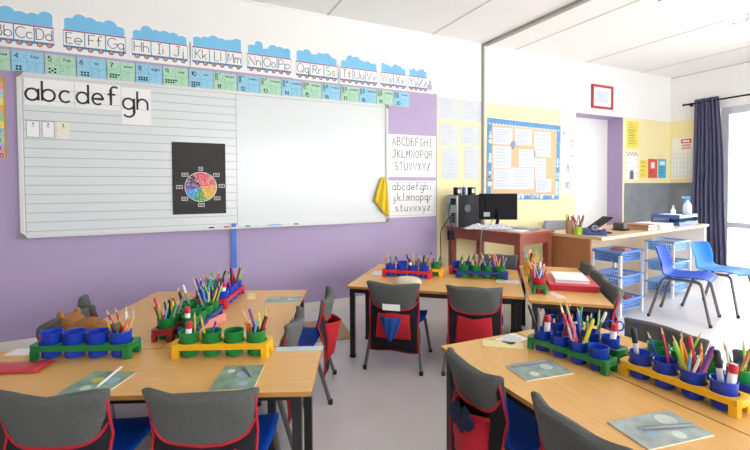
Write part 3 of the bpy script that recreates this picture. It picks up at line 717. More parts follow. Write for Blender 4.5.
chair_at(*at(FM, 1.02, .885 - IN + .27, 180), 'chair on far side of middle table before the computer desk', 'chair bag on far side of middle table before the computer desk')
def rc_side(al): p = FC(.46 - .125, al); return p, FC.a + pi / 2
chair_at(*rc_side(.24), 'chair beside red folder table, nearest the viewer', 'chair bag beside red folder table, nearest of three')
chair_at(*rc_side(.615), 'chair beside red folder table, middle of three', 'chair bag beside red folder table, middle of three')
chair_at(*rc_side(.99), 'chair beside red folder table, farthest of three', 'chair bag beside red folder table, farthest of three')
def rf_left(al, o=.03): p = FR(IN + o, -al); return p, FR.a - pi / 2
def rf_right(al): p = FR(.84 - IN - .02, -al); return p, FR.a + pi / 2
chair_at(*rf_left(.32), 'blue chair at left side of right front table, fully seen', 'chair bag with open bulging red pocket at right front table', bulge=.04, wx=.88)
chair_at(*rf_left(.735, .06), 'blue chair at left side of right front table, cut by frame bottom', 'grey chair bag at frame bottom beside the right front table', wx=.9)
chair_at(*rf_right(.365), 'chair on trolley side of right front table, fully seen', 'dark grey chair bag across right front table before the blue chairs')
chair_at(*rf_right(.80), 'chair on trolley side of right front table, at frame edge', 'dark chair bag at the right frame edge behind green cups')
chair_at((4.215, -1.73, 0), radians(180 + 17), 'empty royal blue chair left of the pair by the trolleys', None, m_blue, 1.14)
chair_at((4.80, -1.74, 0), radians(180 + 3), 'empty blue chair painted as brightly lit, right of the pair by the trolleys', None, m_blue_lit, 1.14)
# shared proto labels stay with their own objects
# things tucked in the middle bag
p, rz = at(FM, .362, IN, 0); TT = Matrix.Translation(p) @ Matrix.Rotation(rz, 4, 'Z')
b = MB(); b.grid(lambda u, v: ((u - .5) * .115, -.2305 - .002 * sin(u * 5), .45 - v * .04), 8, 4, m_paper)
o = b.build('paper_slip', None, solid=.002); o.matrix_world = TT; tag(o, 'white paper slip tucked on the grey hood at middle table', 'paper')
b = MB()
def bcl(u, v): return ((u - .5) * (.15 - .09 * v), -.246 - .018 * sin(pi * u) + .005 * sin(u * 17 + v * 3), .372 - v * (.12 + .03 * sin(pi * u)))
b.grid(bcl, 18, 10, M('blue_cloth', '1e4a9a', .9, .15, 60, bump=.2)); o = b.build('blue_cloth', None, True, solid=.006); o.matrix_world = TT; tag(o, 'blue cloth hanging out of the red pocket at middle table', 'cloth')
p, rz = rf_left(.32); TT = Matrix.Translation(p) @ Matrix.Rotation(rz, 4, 'Z')
b = MB(); b.grid(lambda u, v: (.03 + .07 * (u - .5) * 2 * sin(pi * (.15 + .7 * v)), -.237 - .014 * sin(pi * v) * sin(pi * u), .365 + .075 * v + .012 * sin(u * 9)), 14, 10, M('navy_cloth', '1c2340', .95, .2, 50, bump=.3)); o = b.build('dark_cloth', None, True, solid=.01); o.matrix_world = TT; tag(o, 'dark navy cloth stuffed in the open bag pocket', 'cloth')

# ------------------------------------------------------------------ pot racks
CUP = .096; RN = 32
cup_meshes = {}
def rack_mesh(mat):
    b = MB(); z0, z1 = .036, .062; r = .0452; h = .048
    def rect(a, hx, hy):
        c, s_ = cos(a), sin(a); k = 1 / max(abs(c) / hx, abs(s_) / hy); return c * k, s_ * k
    for q in range(4):
        cx = -.144 + CUP * q; vs = []; fs = []
        for k in range(RN):
            a = 2 * pi * (k + .0) / RN; ox, oy = rect(a, .048, h)
            for x, y, z in ((cx + r * cos(a), r * sin(a), z0), (cx + r * cos(a), r * sin(a), z1), (cx + ox, oy, z1), (cx + ox, oy, z0)): vs.append((x, y, z))
        for k in range(RN):
            i, j = 4 * k, 4 * ((k + 1) % RN)
            fs += [(i, i + 1, j + 1, j), (i + 1, i + 2, j + 2, j + 1), (i + 3, i, j, j + 3)]
            if abs(vs[i + 2][1]) > h - 1e-6 and abs(vs[j + 2][1]) > h - 1e-6: fs.append((i + 2, i + 3, j + 3, j + 2))
        b.add(vs, fs, mat)
    for sx in (-1, 1):
        P = [(sx * .192, -h), (sx * .199, -h), (sx * .209, -h * .75), (sx * .213, 0), (sx * .209, h * .75), (sx * .199, h), (sx * .192, h)]
        if sx < 0: P = P[::-1]
        b.prism(P, z0, z1, mat)
        for sy in (-1, 1):
            Q0 = [(.174, .028), (.204, .026), (.209, .038), (.200, .049), (.174, .049)]
            Q = [(sx * x, sy * y) for x, y in Q0]
            if sx * sy < 0: Q = Q[::-1]
            n = len(Q); vs = [(x * 1.0, y, 0) for x, y in Q] + [(x, y, z0 + .002) for x, y in Q]
            b.add(vs, [tuple(range(n))[::-1], tuple(range(n, 2 * n))] + [(i, (i + 1) % n, n + (i + 1) % n, n + i) for i in range(n)], mat)
    return b.mesh('pot_rack')
def cup_mesh(mat):
    b = MB(); b.lathe([(.002, .003), (.035, .003), (.0365, .006), (.0418, .103), (.0432, .105), (.0425, .107), (.0398, .106), (.0345, .009), (.002, .009)], mat, 28)
    me = b.mesh('pen_cup')
    for p in me.polygons: p.use_smooth = True
    try: me.set_sharp_from_angle(angle=radians(50))
    except Exception: pass
    return me
RM = {}; CM = {}; PM = {}
def pencil_mesh(c, pen):
    if (c, pen) in PM: return PM[(c, pen)]
    b = MB(); r = .0062 if pen else .0048
    if pen:
        b.lathe([(.004, 0), (r, .003), (r, .125)], pm(c if c != 'w' else 'h'), 10); b.lathe([(r, .1255), (r * 1.12, .126), (r * 1.12, .16), (r * .7, .168), (.001, .169)], pm(c), 10)
    else:
        b.lathe([(.002, 0), (r, .001), (r, .150)], pm(c), 6); b.lathe([(r, .150), (.0016, .170)], M('pencil_wood', 'e2b887', .6), 6); b.lathe([(.0016, .170), (.0004, .175)], pm(c), 6)
    me = b.mesh('pencil'); PM[(c, pen)] = me
    return me
ORD = ['leftmost', 'second', 'third', 'rightmost']; ORDD = ['nearest', 'second', 'third', 'farthest']
NP = [0]
def glue(loc, rot, lab):
    g = bpy.data.objects.new('glue_stick', None); COL.objects.link(g); g.location = loc; g.rotation_euler = rot; g.scale = (.82, .82, .9); tag(g, lab, 'glue stick', 'glue sticks in the cups')
    b = MB(); b.lathe([(.012, 0), (.0145, .003), (.0145, .122), (.013, .124)], m_paper, 16); b.build('barrel', g, True)
    b = MB(); b.lathe([(.0155, .1245), (.0155, .150), (.013, .154), (.002, .155)], pm('r'), 16); b.build('cap', g, True)
def scissors(loc, rot, lab):
    g = bpy.data.objects.new('scissors', None); COL.objects.link(g); g.location = loc; g.rotation_euler = rot; g.scale = (.8, .8, .85); tag(g, lab, 'scissors')
    for sx in (-1, 1):
        b = MB(); b.tube([(sx * .022 + .017 * cos(t * pi / 8), 0, .122 + .022 * sin(t * pi / 8)) for t in range(17)], .004, PL['blue'], 6); b.build('handle', g, True)
        b = MB(); b.box(-.004 + sx * .002, .004 + sx * .002, sx * .0012 - .001, sx * .0012 + .001, .0, .104, m_silver); b.build('blade', g)
def rack(loc, rz, rc, cc, name, contents, depth=False, rev=False, sc=.95):
    """contents: one string per cup, codes of PAL; capital G glue stick, S scissors, K black marker; '.' empties"""
    if rc not in RM: RM[rc] = rack_mesh(PL[rc])
    o = bpy.data.objects.new('pot_rack', RM[rc]); COL.objects.link(o); o.location = loc; o.rotation_euler = (0, 0, rz); o.scale = (sc,) * 3
    cname = {'rackgreen': 'green', 'dark': 'dark red'}.get(rc, rc)
    tag(o, 'moulded plastic pot rack: the ' + name, 'pot rack', 'four-hole pot racks'); md = o.modifiers.new('b', 'BEVEL'); md.width = .003; md.segments = 2; md.limit_method = 'ANGLE'; md.angle_limit = radians(50)
    ca, sa = cos(rz), sin(rz)
    for q in range(4):
        cx = (-.144 + CUP * q) * sc; px, py = loc[0] + ca * cx, loc[1] + sa * cx
        col = cc if isinstance(cc, str) else cc[q]
        if col not in CM: CM[col] = cup_mesh(PL[col])
        c = bpy.data.objects.new('pen_cup', CM[col]); COL.objects.link(c); c.location = (px, py, loc[2]); c.scale = (sc,) * 3; k = 3 - q if rev else q
        nm = '%s %s cup of %s' % ((ORDD if depth else ORD)[k], col, name)
        tag(c, nm, 'cup', 'plastic pen cups in the racks')
        s = contents[q].replace('.', ''); n = max(5, len(s) + s.count('G') + s.count('K')); slot = random.random(); rr = random.Random(name + str(q))
        tw = 1.15; i = 0.0
        for ch in s:
            wdt = 2 if ch in 'GK' else 1
            f = 2 * pi * (slot + (i + (wdt - 1) / 2) / n); i += wdt
            rb, rt = (.024, .032) if ch not in 'GSK' else (.017, .021); t2 = tw if ch not in 'GSK' else .5
            p0 = Vector((rb * cos(f), rb * sin(f), .012)) * sc; p1 = Vector((rt * cos(f + t2), rt * sin(f + t2), .1)) * sc
            e = (p1 - p0).normalized().to_track_quat('Z', 'Y').to_euler(); L = Vector((px, py, loc[2])) + p0
            if ch == 'G': glue(L - Vector((0, 0, .004)), e, 'red capped glue stick in %s' % nm)
            elif ch == 'S': scissors(L + Vector((0, 0, .02)), (e[0] * .5, e[1] * .5, rz + .6), 'blue handled scissors in %s' % nm)
            elif ch == 'K':
                b = MB(); b.lathe([(.006, 0), (.0085, .004), (.0085, .11)], m_paper, 12); b.lathe([(.0092, .108), (.0092, .155), (.006, .162)], m_ink, 12); ob = b.build('marker', None, True); ob.location = L; ob.rotation_euler = e; tag(ob, 'white marker with black cap in %s' % nm, 'marker', 'markers in the cups')
            else:
                pen = rr.random() < .3
                ob = bpy.data.objects.new('pencil', pencil_mesh(ch, pen)); COL.objects.link(ob); ob.location = L + Vector((0, 0, rr.uniform(-.002, .006))); ob.rotation_euler = e; ob.scale = (.9, .9, rr.uniform(.9, 1.1))
                tag(ob, '%s %s in %s' % (PAL[ch][0], 'pencil' if not pen else 'pen', nm), 'pencil', 'pencils and pens in the cups'); NP[0] += 1
    return o
Z = TZ + .0005
A = FL.a
rack(FL(-.965, .375, Z), A, 'rackgreen', 'blue', 'green rack before the teddy bear', ['', '', '', 'rdyngotcw'], sc=.97)
rack(FL(-.405, .365, Z), A, 'yellow', 'green', 'yellow rack on left front table', ['Gt', 'yb', '', 'ckrlyptor'], sc=.95)
rack(FL(-.728, .700, Z), A + pi / 2, 'dark', 'green', 'dark red rack on left tables', ['nrdlcghy', 'kh', 'kd', 'wk'], depth=True, sc=.92)
rack(FL(-.622, .715, Z), A + pi / 2, 'navy', 'green', 'navy rack on left tables', ['G', '', 'h', 'pcwyldbl'], depth=True, sc=.92)
rack(FL(-.640, 1.205, Z), A + pi / 2, 'red', 'blue', 'far red rack on left tables', ['Gkb', 'rk', 'ddr', 'nyllpg'], depth=True, sc=.92)
rack(FL(-.755, 1.22, Z), A + pi / 2, 'dark', ['blue', 'green', 'green', 'blue'], 'farthest left dark red rack', ['mpwbgc', 'gwkl', 'rgb', 'pmd'], depth=True, sc=.92)
A = FM.a
rack(FM(.352, .40, Z), A, 'red', 'blue', 'red rack on middle table', ['otcrg', 'k', 'Gryn', 'rlpko'], sc=.91)
rack(FM(.425, .515, Z), A, 'yellow', ['blue', 'green', 'green', 'green'], 'yellow rack behind the red rack', ['', '', 'b', 'ng'], sc=.91)
rack(FM(.905, .505, Z), A, 'navy', 'green', 'navy rack on middle table', ['knl', 'wlotg', 'cpnbt', 'oycrm'], sc=.91)
rack(FM(.84, .62, Z), A, 'red', 'blue', 'red rack behind the navy rack', ['k', 'dn', 'wy', 'c'], sc=.91)
rack(FC(.075, .36, Z), FC.a + pi / 2, 'rackgreen', 'red', 'green rack of red cups', ['wrbcpm', 'rdmno', 'wrth', 'rcb'], depth=True, sc=.91)
rack(FC(.075, .88, Z), FC.a + pi / 2, 'yellow', 'yellow', 'yellow rack of yellow cups', ['toydl', 'ytock', 'ylt', 'wgcn'], depth=True, sc=.91)
rack((1.425, -2.775, Z), radians(-81), 'rackgreen', 'blue', 'green rack on right table', ['Gkh', 'kdr', 'mrwmkylgb', ''], sc=.82)
rack((1.565, -2.725, Z), radians(-83), 'rackgreen', 'blue', 'second green rack on right table', ['kb', 'gyw', 'ggwl', 'GS'], sc=.82)
rack((1.525, -3.125, Z), radians(-86), 'yellow', 'blue', 'yellow rack on right table', ['K', 'krb', 'oroylycwpmb', 'GK'], sc=.86)
rack((1.665, -3.105, Z), radians(-86), 'navy', 'green', 'navy rack on right table', ['', 'gl', '', 'ylgwt'], sc=.86)

# ------------------------------------------------------------------ leaflets, papers, pens
m_leaf = M('grey_green_print', '93a79a', .4, .35, 18); m_leaf2 = M('green_print', '7fa08a', .4, .4, 14); m_leaf3 = M('pale_green_print', 'a7b4ae', .35, .3, 16)
m_pg = M('page_edge', 'eceade', .7)
def leaflet(c, w, h, deg, mat, lab, t=.004, spots=()):
    b = MB(); b.box(-w / 2, w / 2, -h / 2, h / 2, 0, t - .0008, m_pg); b.box(-w / 2, w / 2, -h / 2, h / 2, t - .0008, t, mat)
    o = b.build('activity_leaflet'); put(o, (c[0], c[1], TZ + .0005), radians(deg)); tag(o, lab, 'leaflet', 'activity leaflets on the tables')
    b = MB()
    for x, y, r, m in spots: b.disc(x * w, y * h, r * .6, t, t + .0004, m, 14)
    b.build('print', o) if spots else None
    return o
wht = M('print_white', 'd3ddd6', .5); yel = M('print_yellow', 'cfc254', .5); lb = M('print_blue', '9db6cc', .5)
leaflet((1.234, -2.800), .205, .125, -9, m_leaf, 'grey green leaflet on right table, farther from the viewer', spots=[(-.2, -.2, .03, wht), (.2, .1, .04, wht), (.0, .28, .025, lb)])
leaflet((1.235, -3.23), .23, .135, -10, m_leaf3, 'grey green leaflet on right table, nearest the viewer', spots=[(.25, .2, .05, wht), (-.2, -.1, .03, lb), (.1, -.3, .03, wht)])
leaflet((-.236, -2.179), .16, .175, -30, m_leaf2, 'green leaflet under a white pen on front left table', spots=[(-.1, .1, .035, yel), (.25, .1, .04, lb), (-.1, -.25, .03, wht)])
leaflet((.215, -2.354), .15, .19, -22, m_leaf2, 'green leaflet on front left table, right of the pen one', spots=[(.1, .1, .045, lb), (-.25, .25, .025, wht), (.2, -.3, .03, lb)])
leaflet((.618, -1.375), .21, .125, -24, m_leaf, 'leaflet at far end of left tables', spots=[(.2, .0, .03, wht), (-.2, .1, .025, lb)])
def pen(p0, p1, c, lab, r=.0048, cat_='pen'):
    a, d = Vector(p0), Vector(p1) - Vector(p0); L = d.length
    b = MB(); b.lathe([(.0012, 0), (r, .018), (r, L - .008), (r * .8, L)], pm(c), 10)
    o = b.build('pen', None, True); o.location = a; o.rotation_euler = d.to_track_quat('Z', 'Y').to_euler(); tag(o, lab, cat_, 'pens lying on leaflets'); return o
zz = TZ + .0102
pen((1.15, -2.738, zz), (1.305, -2.765, zz), 'h', 'grey pen lying along the far right table leaflet', .0055)
pen((1.17, -3.21, zz), (1.33, -3.27, zz), 'h', 'grey pen lying across the nearest right table leaflet', .0055)
pen((-.235, -2.235, zz), (-.175, -2.08, zz), 'w', 'white pen lying on the left green leaflet')
pen((.255, -2.39, zz), (.245, -2.29, zz), 'h', 'short grey pen on the right green leaflet', .0055)
def flat(name, c, w, h, deg, mat, lab, cat_='paper', t=.002, fn=None, grp=None, dz=0):
    b = MB(); b.box(-w / 2, w / 2, -h / 2, h / 2, 0, t, mat); o = b.build(name); put(o, (c[0], c[1], TZ + .0005 + dz), radians(deg)); tag(o, lab, cat_, grp)
    if fn: b = MB(); fn(b, w, h, t); b.build('print', o)
    return o
def lines(b, w, h, t):
    for k in range(5): b.box(-w * .42, w * .3 + .05 * w * (k % 2), h * (.34 - .17 * k), h * (.34 - .17 * k) + .004, t, t + .0004, m_txt)
m_pb = M('pale_blue_card', 'c4dbe2', .6, .03)
flat('paper_strip', FL(-.095, .408), .20, .045, -22, m_pb, 'pale blue number strip at the front table back edge', fn=lambda b, w, h, t: [b.box(-w * .45 + k * w * .09, -w * .45 + k * w * .09 + .002, -h * .3, h * .3, t, t + .0004, m_txt) for k in range(11)])
flat('paper_strip', FL(-.90, .50), .17, .11, -30, m_pb, 'pale blue paper between green and dark red racks', fn=lines)
flat('paper_strip', FL(-.42, .60), .16, .09, 10, M('peach_paper', 'e6c29c', .6), 'peach paper beside the navy rack on left tables')
flat('paper_strip', FL(-.53, 1.30), .05, .16, -10, M('pale_yellow_card', 'eee0a0', .6), 'pale yellow strip beside the far red rack')
flat('paper_strip', (1.50, -.93), .11, .15, -42, m_paper, 'white paper at the left edge of the middle table', fn=lines)
flat('paper_strip', FM(1.09, .42), .16, .09, -42, m_paper, 'white paper on middle table right of the navy rack', fn=lines)
flat('paper_strip', FR(.255, -.10), .075, .17, 50, M('pale_yellow_card', 'eee0a0'), 'pale yellow strip at far end of right table')
flat('paper_strip', FR(.335, -.065), .13, .085, 10, m_paper, 'white printed paper at far end of right table', fn=lines)
flat('paper_strip', FC(.17, .17), .06, .15, -20, M('pinkish_paper', 'f2d6d2', .6), 'pinkish paper beside the red folder', fn=lines)
flat('paper_strip', FR(.64, -.42), .15, .012, 60, M('rust_strip', 'a8633c', .6), 'thin rust coloured strip on far side of right table')
flat('white_board_sheet', FR(.70, -.86), .20, .30, -4, m_paper, 'white sheet on far side of right table')
pen(FR(.66, -.40, TZ + .006), FR(.61, -.30, TZ + .006), 'k', 'black pencil on far side of right table')
# added strip standing in for the pink highlight along the rack side
b = MB(); b.box(-.16, .16, -.003, .003, 0, .042, M('highlight_pink', 'e88a84', .4, .03)); o = b.build('highlight_strip', None, bevel=.002); o.location = FL(-.583, .66, TZ + .002); o.rotation_euler = (radians(-8), 0, FL.a + radians(72)); tag(o, 'pink highlight of the rack side, added as a strip by the navy rack', 'strip')
# red plastic folder left edge
b = MB()
b.grid(lambda u, v: ((u - .5) * .30, (v - .5) * .11, .004 + .012 * sin(pi * v) * (1 - u * .5)), 10, 8, M('red_glossy', 'c9343c', .25, .05)); o = b.build('red_wallet', None, True, solid=.003); put(o, (-.575, -1.875, TZ + .001), radians(-21)); tag(o, 'red plastic wallet at left edge of the front table', 'wallet')
b = MB(); b.box(-.10, .10, -.035, .035, 0, .003, m_paper); o = b.build('white_card'); put(o, FL(-1.21, .425, TZ + .0005), FL.a); tag(o, 'white card behind the red wallet', 'card')

# red folder and white book
rf = thing('ring_binder', 'red folder lying on the table beside the green rack', 'folder', FC(.30, .48, TZ + .0005), FC.a)
mrf = M('folder_red', 'd3323c', .35, .05); L1, L2 = .15, .185
b = MB(); b.box(-L1, L1, -L2, L2, 0, .004, mrf); b.box(-L1, L1, -L2, L2, .036, .04, mrf); b.box(-L1, -L1 + .005, -L2, L2, .004, .036, mrf); b.build('cover', rf, bevel=.0015)
b = MB(); b.box(-L1 + .008, L1 - .006, -L2 + .004, L2 - .004, .0045, .0355, M('folder_inside', 'b3202c', .6)); b.build('pages', rf)
bk = thing('white_book', 'white book lying on top of the red folder', 'book', FC(.30, .51, TZ + .0407), FC.a)
b = MB(); b.box(-.105, .105, -.14, .14, 0, .003, m_paper); b.box(-.105, .105, -.14, .14, .018, .021, m_paper); b.box(-.105, -.101, -.14, .14, .003, .018, m_paper); b.build('cover', bk, bevel=.001)
b = MB(); b.box(-.10, .101, -.136, .136, .0032, .0178, M('page_grey', 'c9c8cf', .7)); b.build('pages', bk)

# beige cap on the middle table behind the chair
b = MB()
b.grid(lambda u, v: (.10 * cos(2 * pi * u) * sin(pi / 2 * v) * (1 + .08 * sin(6 * pi * u)), .06 * sin(2 * pi * u) * sin(pi / 2 * v), .052 * cos(pi / 2 * v) ** .6 + .004 * sin(14 * u)), 28, 10, M('beige_cloth', 'd9cdb2', .95, .08, 40, bump=.2), closed=True)
o = b.build('beige_cloth', None, True); put(o, FM(.40, .17, TZ + .001), FM.a); tag(o, 'rumpled beige cloth hat on middle table behind the hood', 'hat')

# ------------------------------------------------------------------ teddy bear
def blob(parts, mat, name, vox=.007):
    b = MB()
    for (x, y, z, rx, ry, rz_) in parts:
        n, m = 18, 12
        vs = [(x + rx * cos(2 * pi * i / n) * sin(pi * j / m), y + ry * sin(2 * pi * i / n) * sin(pi * j / m), z - rz_ * cos(pi * j / m)) for j in range(m + 1) for i in range(n)]
        fs = [(j * n + i, j * n + (i + 1) % n, (j + 1) * n + (i + 1) % n, (j + 1) * n + i) for j in range(m) for i in range(n)]
        b.add(vs, fs, mat)
    o = b.build(name, None, True); r = o.modifiers.new('r', 'REMESH'); r.mode = 'VOXEL'; r.voxel_size = vox; r.use_smooth_shade = True
    s = o.modifiers.new('s', 'SMOOTH'); s.iterations = 4
    return o
m_bear = M('brown_plush', 'a5713f', .95, .25, 90, bump=.6)
bear = blob([(0, 0, .062, .095, .062, .06), (.125, 0, .085, .062, .058, .056), (.155, -.055, .135, .024, .014, .024), (.165, .045, .138, .024, .014, .024), (.17, -.01, .07, .03, .032, .026),
             (.04, -.075, .06, .055, .026, .026), (.04, .075, .06, .055, .026, .026), (-.10, -.055, .04, .06, .03, .036), (-.10, .055, .04, .06, .03, .036)], m_bear, 'teddy_bear')
bear.scale = (.82, .82, .8); put(bear, FL(-1.085, .60, TZ - .004), FL.a + 2.9); tag(bear, 'brown teddy bear lying behind the blue cups', 'teddy bear')
for y in (-.024, .012):
    b = MB(); b.lathe([(.001, -.006), (.006, 0), (.001, .006)], m_ink, 10, T=Matrix.Translation((.181, y, .105))); b.build('eye', bear, True)
b = MB(); b.lathe([(.001, -.008), (.010, 0), (.001, .008)], m_ink, 10, T=Matrix.Translation((.199, -.006, .078))); b.build('nose', bear, True)

# ------------------------------------------------------------------ computer desk
FD = Frame(2.905, -1.03, 10.0)          # near corner; x to the right, y towards the whiteboard wall
pd = thing('computer_desk', 'dark red wooden desk carrying the computer', 'desk', FD(0, 0), FD.a); DZ = .765; DW, DL = .53, .93
b = MB(); b.box(-.015, DW + .015, -.015, DL, DZ - .025, DZ, m_mahog2, side=m_mahog); b.build('desk_top', pd, bevel=.003)
b = MB(); a0 = DZ - .12
b.box(.01, .03, .03, DL - .04, a0, DZ - .026, m_mahog); b.box(DW - .03, DW - .01, .03, DL - .04, a0, DZ - .026, m_mahog); b.box(.03, DW - .03, .01, .03, a0, DZ - .026, m_mahog); b.box(.03, DW - .03, DL - .05, DL - .03, a0, DZ - .026, m_mahog); b.build('apron', pd)
for x in (.035, DW - .035):
    for y in (.035, DL - .045):
        b = MB(); b.box(x - .032, x + .032, y - .032, y + .032, 0, DZ - .026, m_mahog); b.build('leg', pd, bevel=.003)
# tower: long side faces the viewer
FT = Frame(2.735, -.305, 6.0)
pc = thing('computer_tower', 'black computer tower with silver back on the desk', 'computer', FT(0, 0, DZ + .0005), FT.a)
b = MB(); b.box(.02, .36, 0, .17, 0, .345, m_dk); b.build('case', pc, bevel=.006)
b = MB(); b.box(0, .0195, .004, .166, .004, .34, m_silver)
for k in range(5): b.box(-.004, 0, .03, .09, .05 + k * .022, .066 + k * .022, m_dk)
b.box(-.004, 0, .02, .1, .24, .31, m_dk); b.box(-.003, 0, .1, .15, .17, .26, M('port_green', '6c8a80', .5)); b.build('back_plate', pc)
b = MB(); Tm = Matrix.Translation((.15, 0, .2)) @ Matrix.Rotation(pi / 2, 4, 'X'); b.lathe([(.045, 0), (.045, .003), (.036, .006), (.03, .004), (.001, .004)], M('vent_grey', '4a4b50', .4), 24, T=Tm); b.build('fan_vent', pc, True)
for k, (u, lab) in enumerate(((.06, 'small black speaker on the tower, left one'), (.27, 'small black speaker on the tower, right one'))):
    s_ = thing('speaker', lab, 'speaker', FT(u, .06, DZ + .3462), FT.a, 'small speakers on the tower')
    b = MB(); b.box(-.036, .036, -.03, .03, 0, .082, m_dk); b.build('case', s_, bevel=.008)
    b = MB(); b.lathe([(.026, 0), (.026, .002), (.016, .003), (.013, .001), (.001, .001)], m_silver, 20, T=Matrix.Translation((0, -.03, .042)) @ Matrix.Rotation(pi / 2, 4, 'X')); b.build('cone', s_, True)
bt = thing('glue_bottle', 'slim blue and white bottle between the speakers', 'bottle', FT(.165, .07, DZ + .3462), 0)
b = MB(); b.lathe([(.02, 0), (.022, .004), (.022, .07), (.012, .085)], M('bottle_blue', '3d55a0', .4), 16); b.build('body', bt, True)
b = MB(); b.lathe([(.012, .0855), (.012, .10), (.005, .125), (.003, .128)], m_paper, 14); b.build('nozzle', bt, True)
# monitor seen from behind
FMo = Frame(3.12, -.50, -36)
mo = thing('monitor', 'black computer monitor seen from behind', 'monitor', FMo(0, 0, DZ + .0005), FMo.a)
b = MB(); b.box(-.195, .195, -.012, .025, .085, .36, m_dk); b.box(-.13, .13, -.028, -.012, .11, .30, m_dk); b.build('housing', mo, bevel=.006)
b = MB(); b.box(-.185, .185, .0251, .0262, .1, .35, M('screen_black', '0c0d10', .1)); b.build('screen', mo)
b = MB(); b.tube([(0, -.05, .15), (-.005, -.05, .1), (-.02, -.04, .012)], .018, m_dk, 10); b.box(-.02, .02, -.055, -.028, .12, .2, m_dk); b.build('stand_neck', mo, True)
b = MB(); b.lathe([(.10, 0), (.10, .008), (.03, .014)], m_dk, 24, T=Matrix.Translation((-.01, -.02, 0)), sy=.7); b.build('stand_base', mo, True)
b = MB(); b.box(-.15, -.085, -.0295, -.0282, .118, .165, M('label_grey', 'b8babd', .5)); b.build('label_sticker', mo)
# crumpled white cloth
b = MB()
def crum(u, v):
    q = max(0.0, 1 - abs(2 * u - 1) ** 4) * max(0.0, 1 - abs(2 * v - 1) ** 3)
    return ((u - .5) * .50, (v - .5) * .13, .001 + q * (.045 + .008 * sin(23 * u + 5 * v) + .005 * sin(41 * u - 9 * v) + .005 * sin(17 * v)))
b.grid(crum, 60, 18, M('white_pattern_cloth', 'd6dade', .8, .35, 45, bump=.3)); o = b.build('patterned_cloth', None, True); put(o, (2.945, -.56, DZ + .001), radians(-32)); tag(o, 'crumpled white patterned cloth in front of the monitor', 'cloth')
b = MB(); b.box(-.09, .09, -.13, .13, 0, .012, M('grey_pad', '8d9296', .6)); b.box(-.085, .085, -.12, .12, .012, .016, M('grey_pad2', 'b3b6b2', .6)); o = b.build('writing_pad'); put(o, FD(.36, .22, DZ + .0005), FD.a); tag(o, 'flat grey pad on the desk right of the monitor', 'pad')
b = MB(); b.box(-.1, .1, -.07, .07, 0, .006, m_paper); o = b.build('desk_paper'); put(o, FD(.17, .14, DZ + .0005), FD.a + .2); tag(o, 'white paper on the computer desk corner', 'paper')
# cables
def cable(name, pts, r, mat, lab):
    P = [Vector(p) for p in pts]; Q = []
    for i in range(len(P) - 1):
        for k in range(8):
            u = k / 8; a, b_, c, d = P[max(i - 1, 0)], P[i], P[i + 1], P[min(i + 2, len(P) - 1)]
            Q.append(.5 * ((2 * b_) + (c - a) * u + (2 * a - 5 * b_ + 4 * c - d) * u * u + (3 * b_ - a - 3 * c + d) * u ** 3))
    Q.append(P[-1]); b = MB(); b.tube(Q, r, mat, 6); return tag(b.build(name, None, True), lab, 'cable', 'cables of the computer')
cable('power_cable', [FT(-.006, .05, 1.05), FT(-.06, .03, 1.04), FT(-.10, .02, .92), FT(-.07, .0, .74), FT(-.10, .0, .55), FT(-.08, .0, .35), FT(-.08, .05, .24), FT(.0, .07, .02)], .006, m_ink, 'black power cable hanging at the left end of computer desk')
cable('power_cable', [FT(-.006, .06, .90), FT(-.08, .05, .86), FT(-.13, .05, .80), FT(-.14, .1, .70), FT(-.12, .12, .4), FT(-.10, .14, .05)], .005, m_ink, 'second black cable behind the desk end')
b = MB(); b.box(-.03, .03, -.025, .025, -.05, .05, m_dk); o = b.build('power_adapter', None, bevel=.008); o.location = FT(-.115, -.03, .70); tag(o, 'black power adapter hanging from the desk cables', 'adapter')
cable('grey_cable', [FMo(-.05, -.06, DZ + .10), FMo(-.1, -.10, DZ + .03), (2.84, -.62, DZ + .02), (2.765, -.66, DZ - .02), (2.76, -.64, .55), (2.82, -.50, .38), (2.74, -.35, .25), (2.72, -.2, .06)], .0045, pm('h'), 'pale grey cable drooping from monitor under the desk')

# grey office chair behind the desks
oc = thing('office_chair', 'grey chair back showing between the two desks', 'chair', (4.30, -.40, 0), radians(165))
mgc = M('grey_chair_fabric', '9b9ca6', .8, .08, 60)
b = MB(); b.grid(lambda u, v: (((u - .5) * .42) * (1 - .25 * v ** 6), -.2 - .05 * v + .05 * (2 * u - 1) ** 2, .47 + .30 * v), 16, 12, mgc); b.build('backrest', oc, True, solid=.035)
b = MB(); b.box(-.22, .22, -.2, .22, .41, .46, mgc); b.build('seat', oc, bevel=.02)
b = MB(); b.tube([(0, -.12, .40), (0, -.24, .42), (0, -.245, .60)], .02, m_dk); b.build('back_bar', oc, True)
b = MB(); b.tube([(0, 0, .08), (0, 0, .41)], .025, m_dk, 12); b.build('column', oc, True)
for k in range(5):
    a = 2 * pi * k / 5; b = MB(); b.tube([(0, 0, .085), (.24 * cos(a), .24 * sin(a), .06)], .017, m_dk); b.lathe([(.02, 0), (.025, .02), (.02, .045)], m_foot, 10, T=Matrix.Translation((.24 * cos(a), .24 * sin(a), 0))); b.build('base_arm', oc, True)

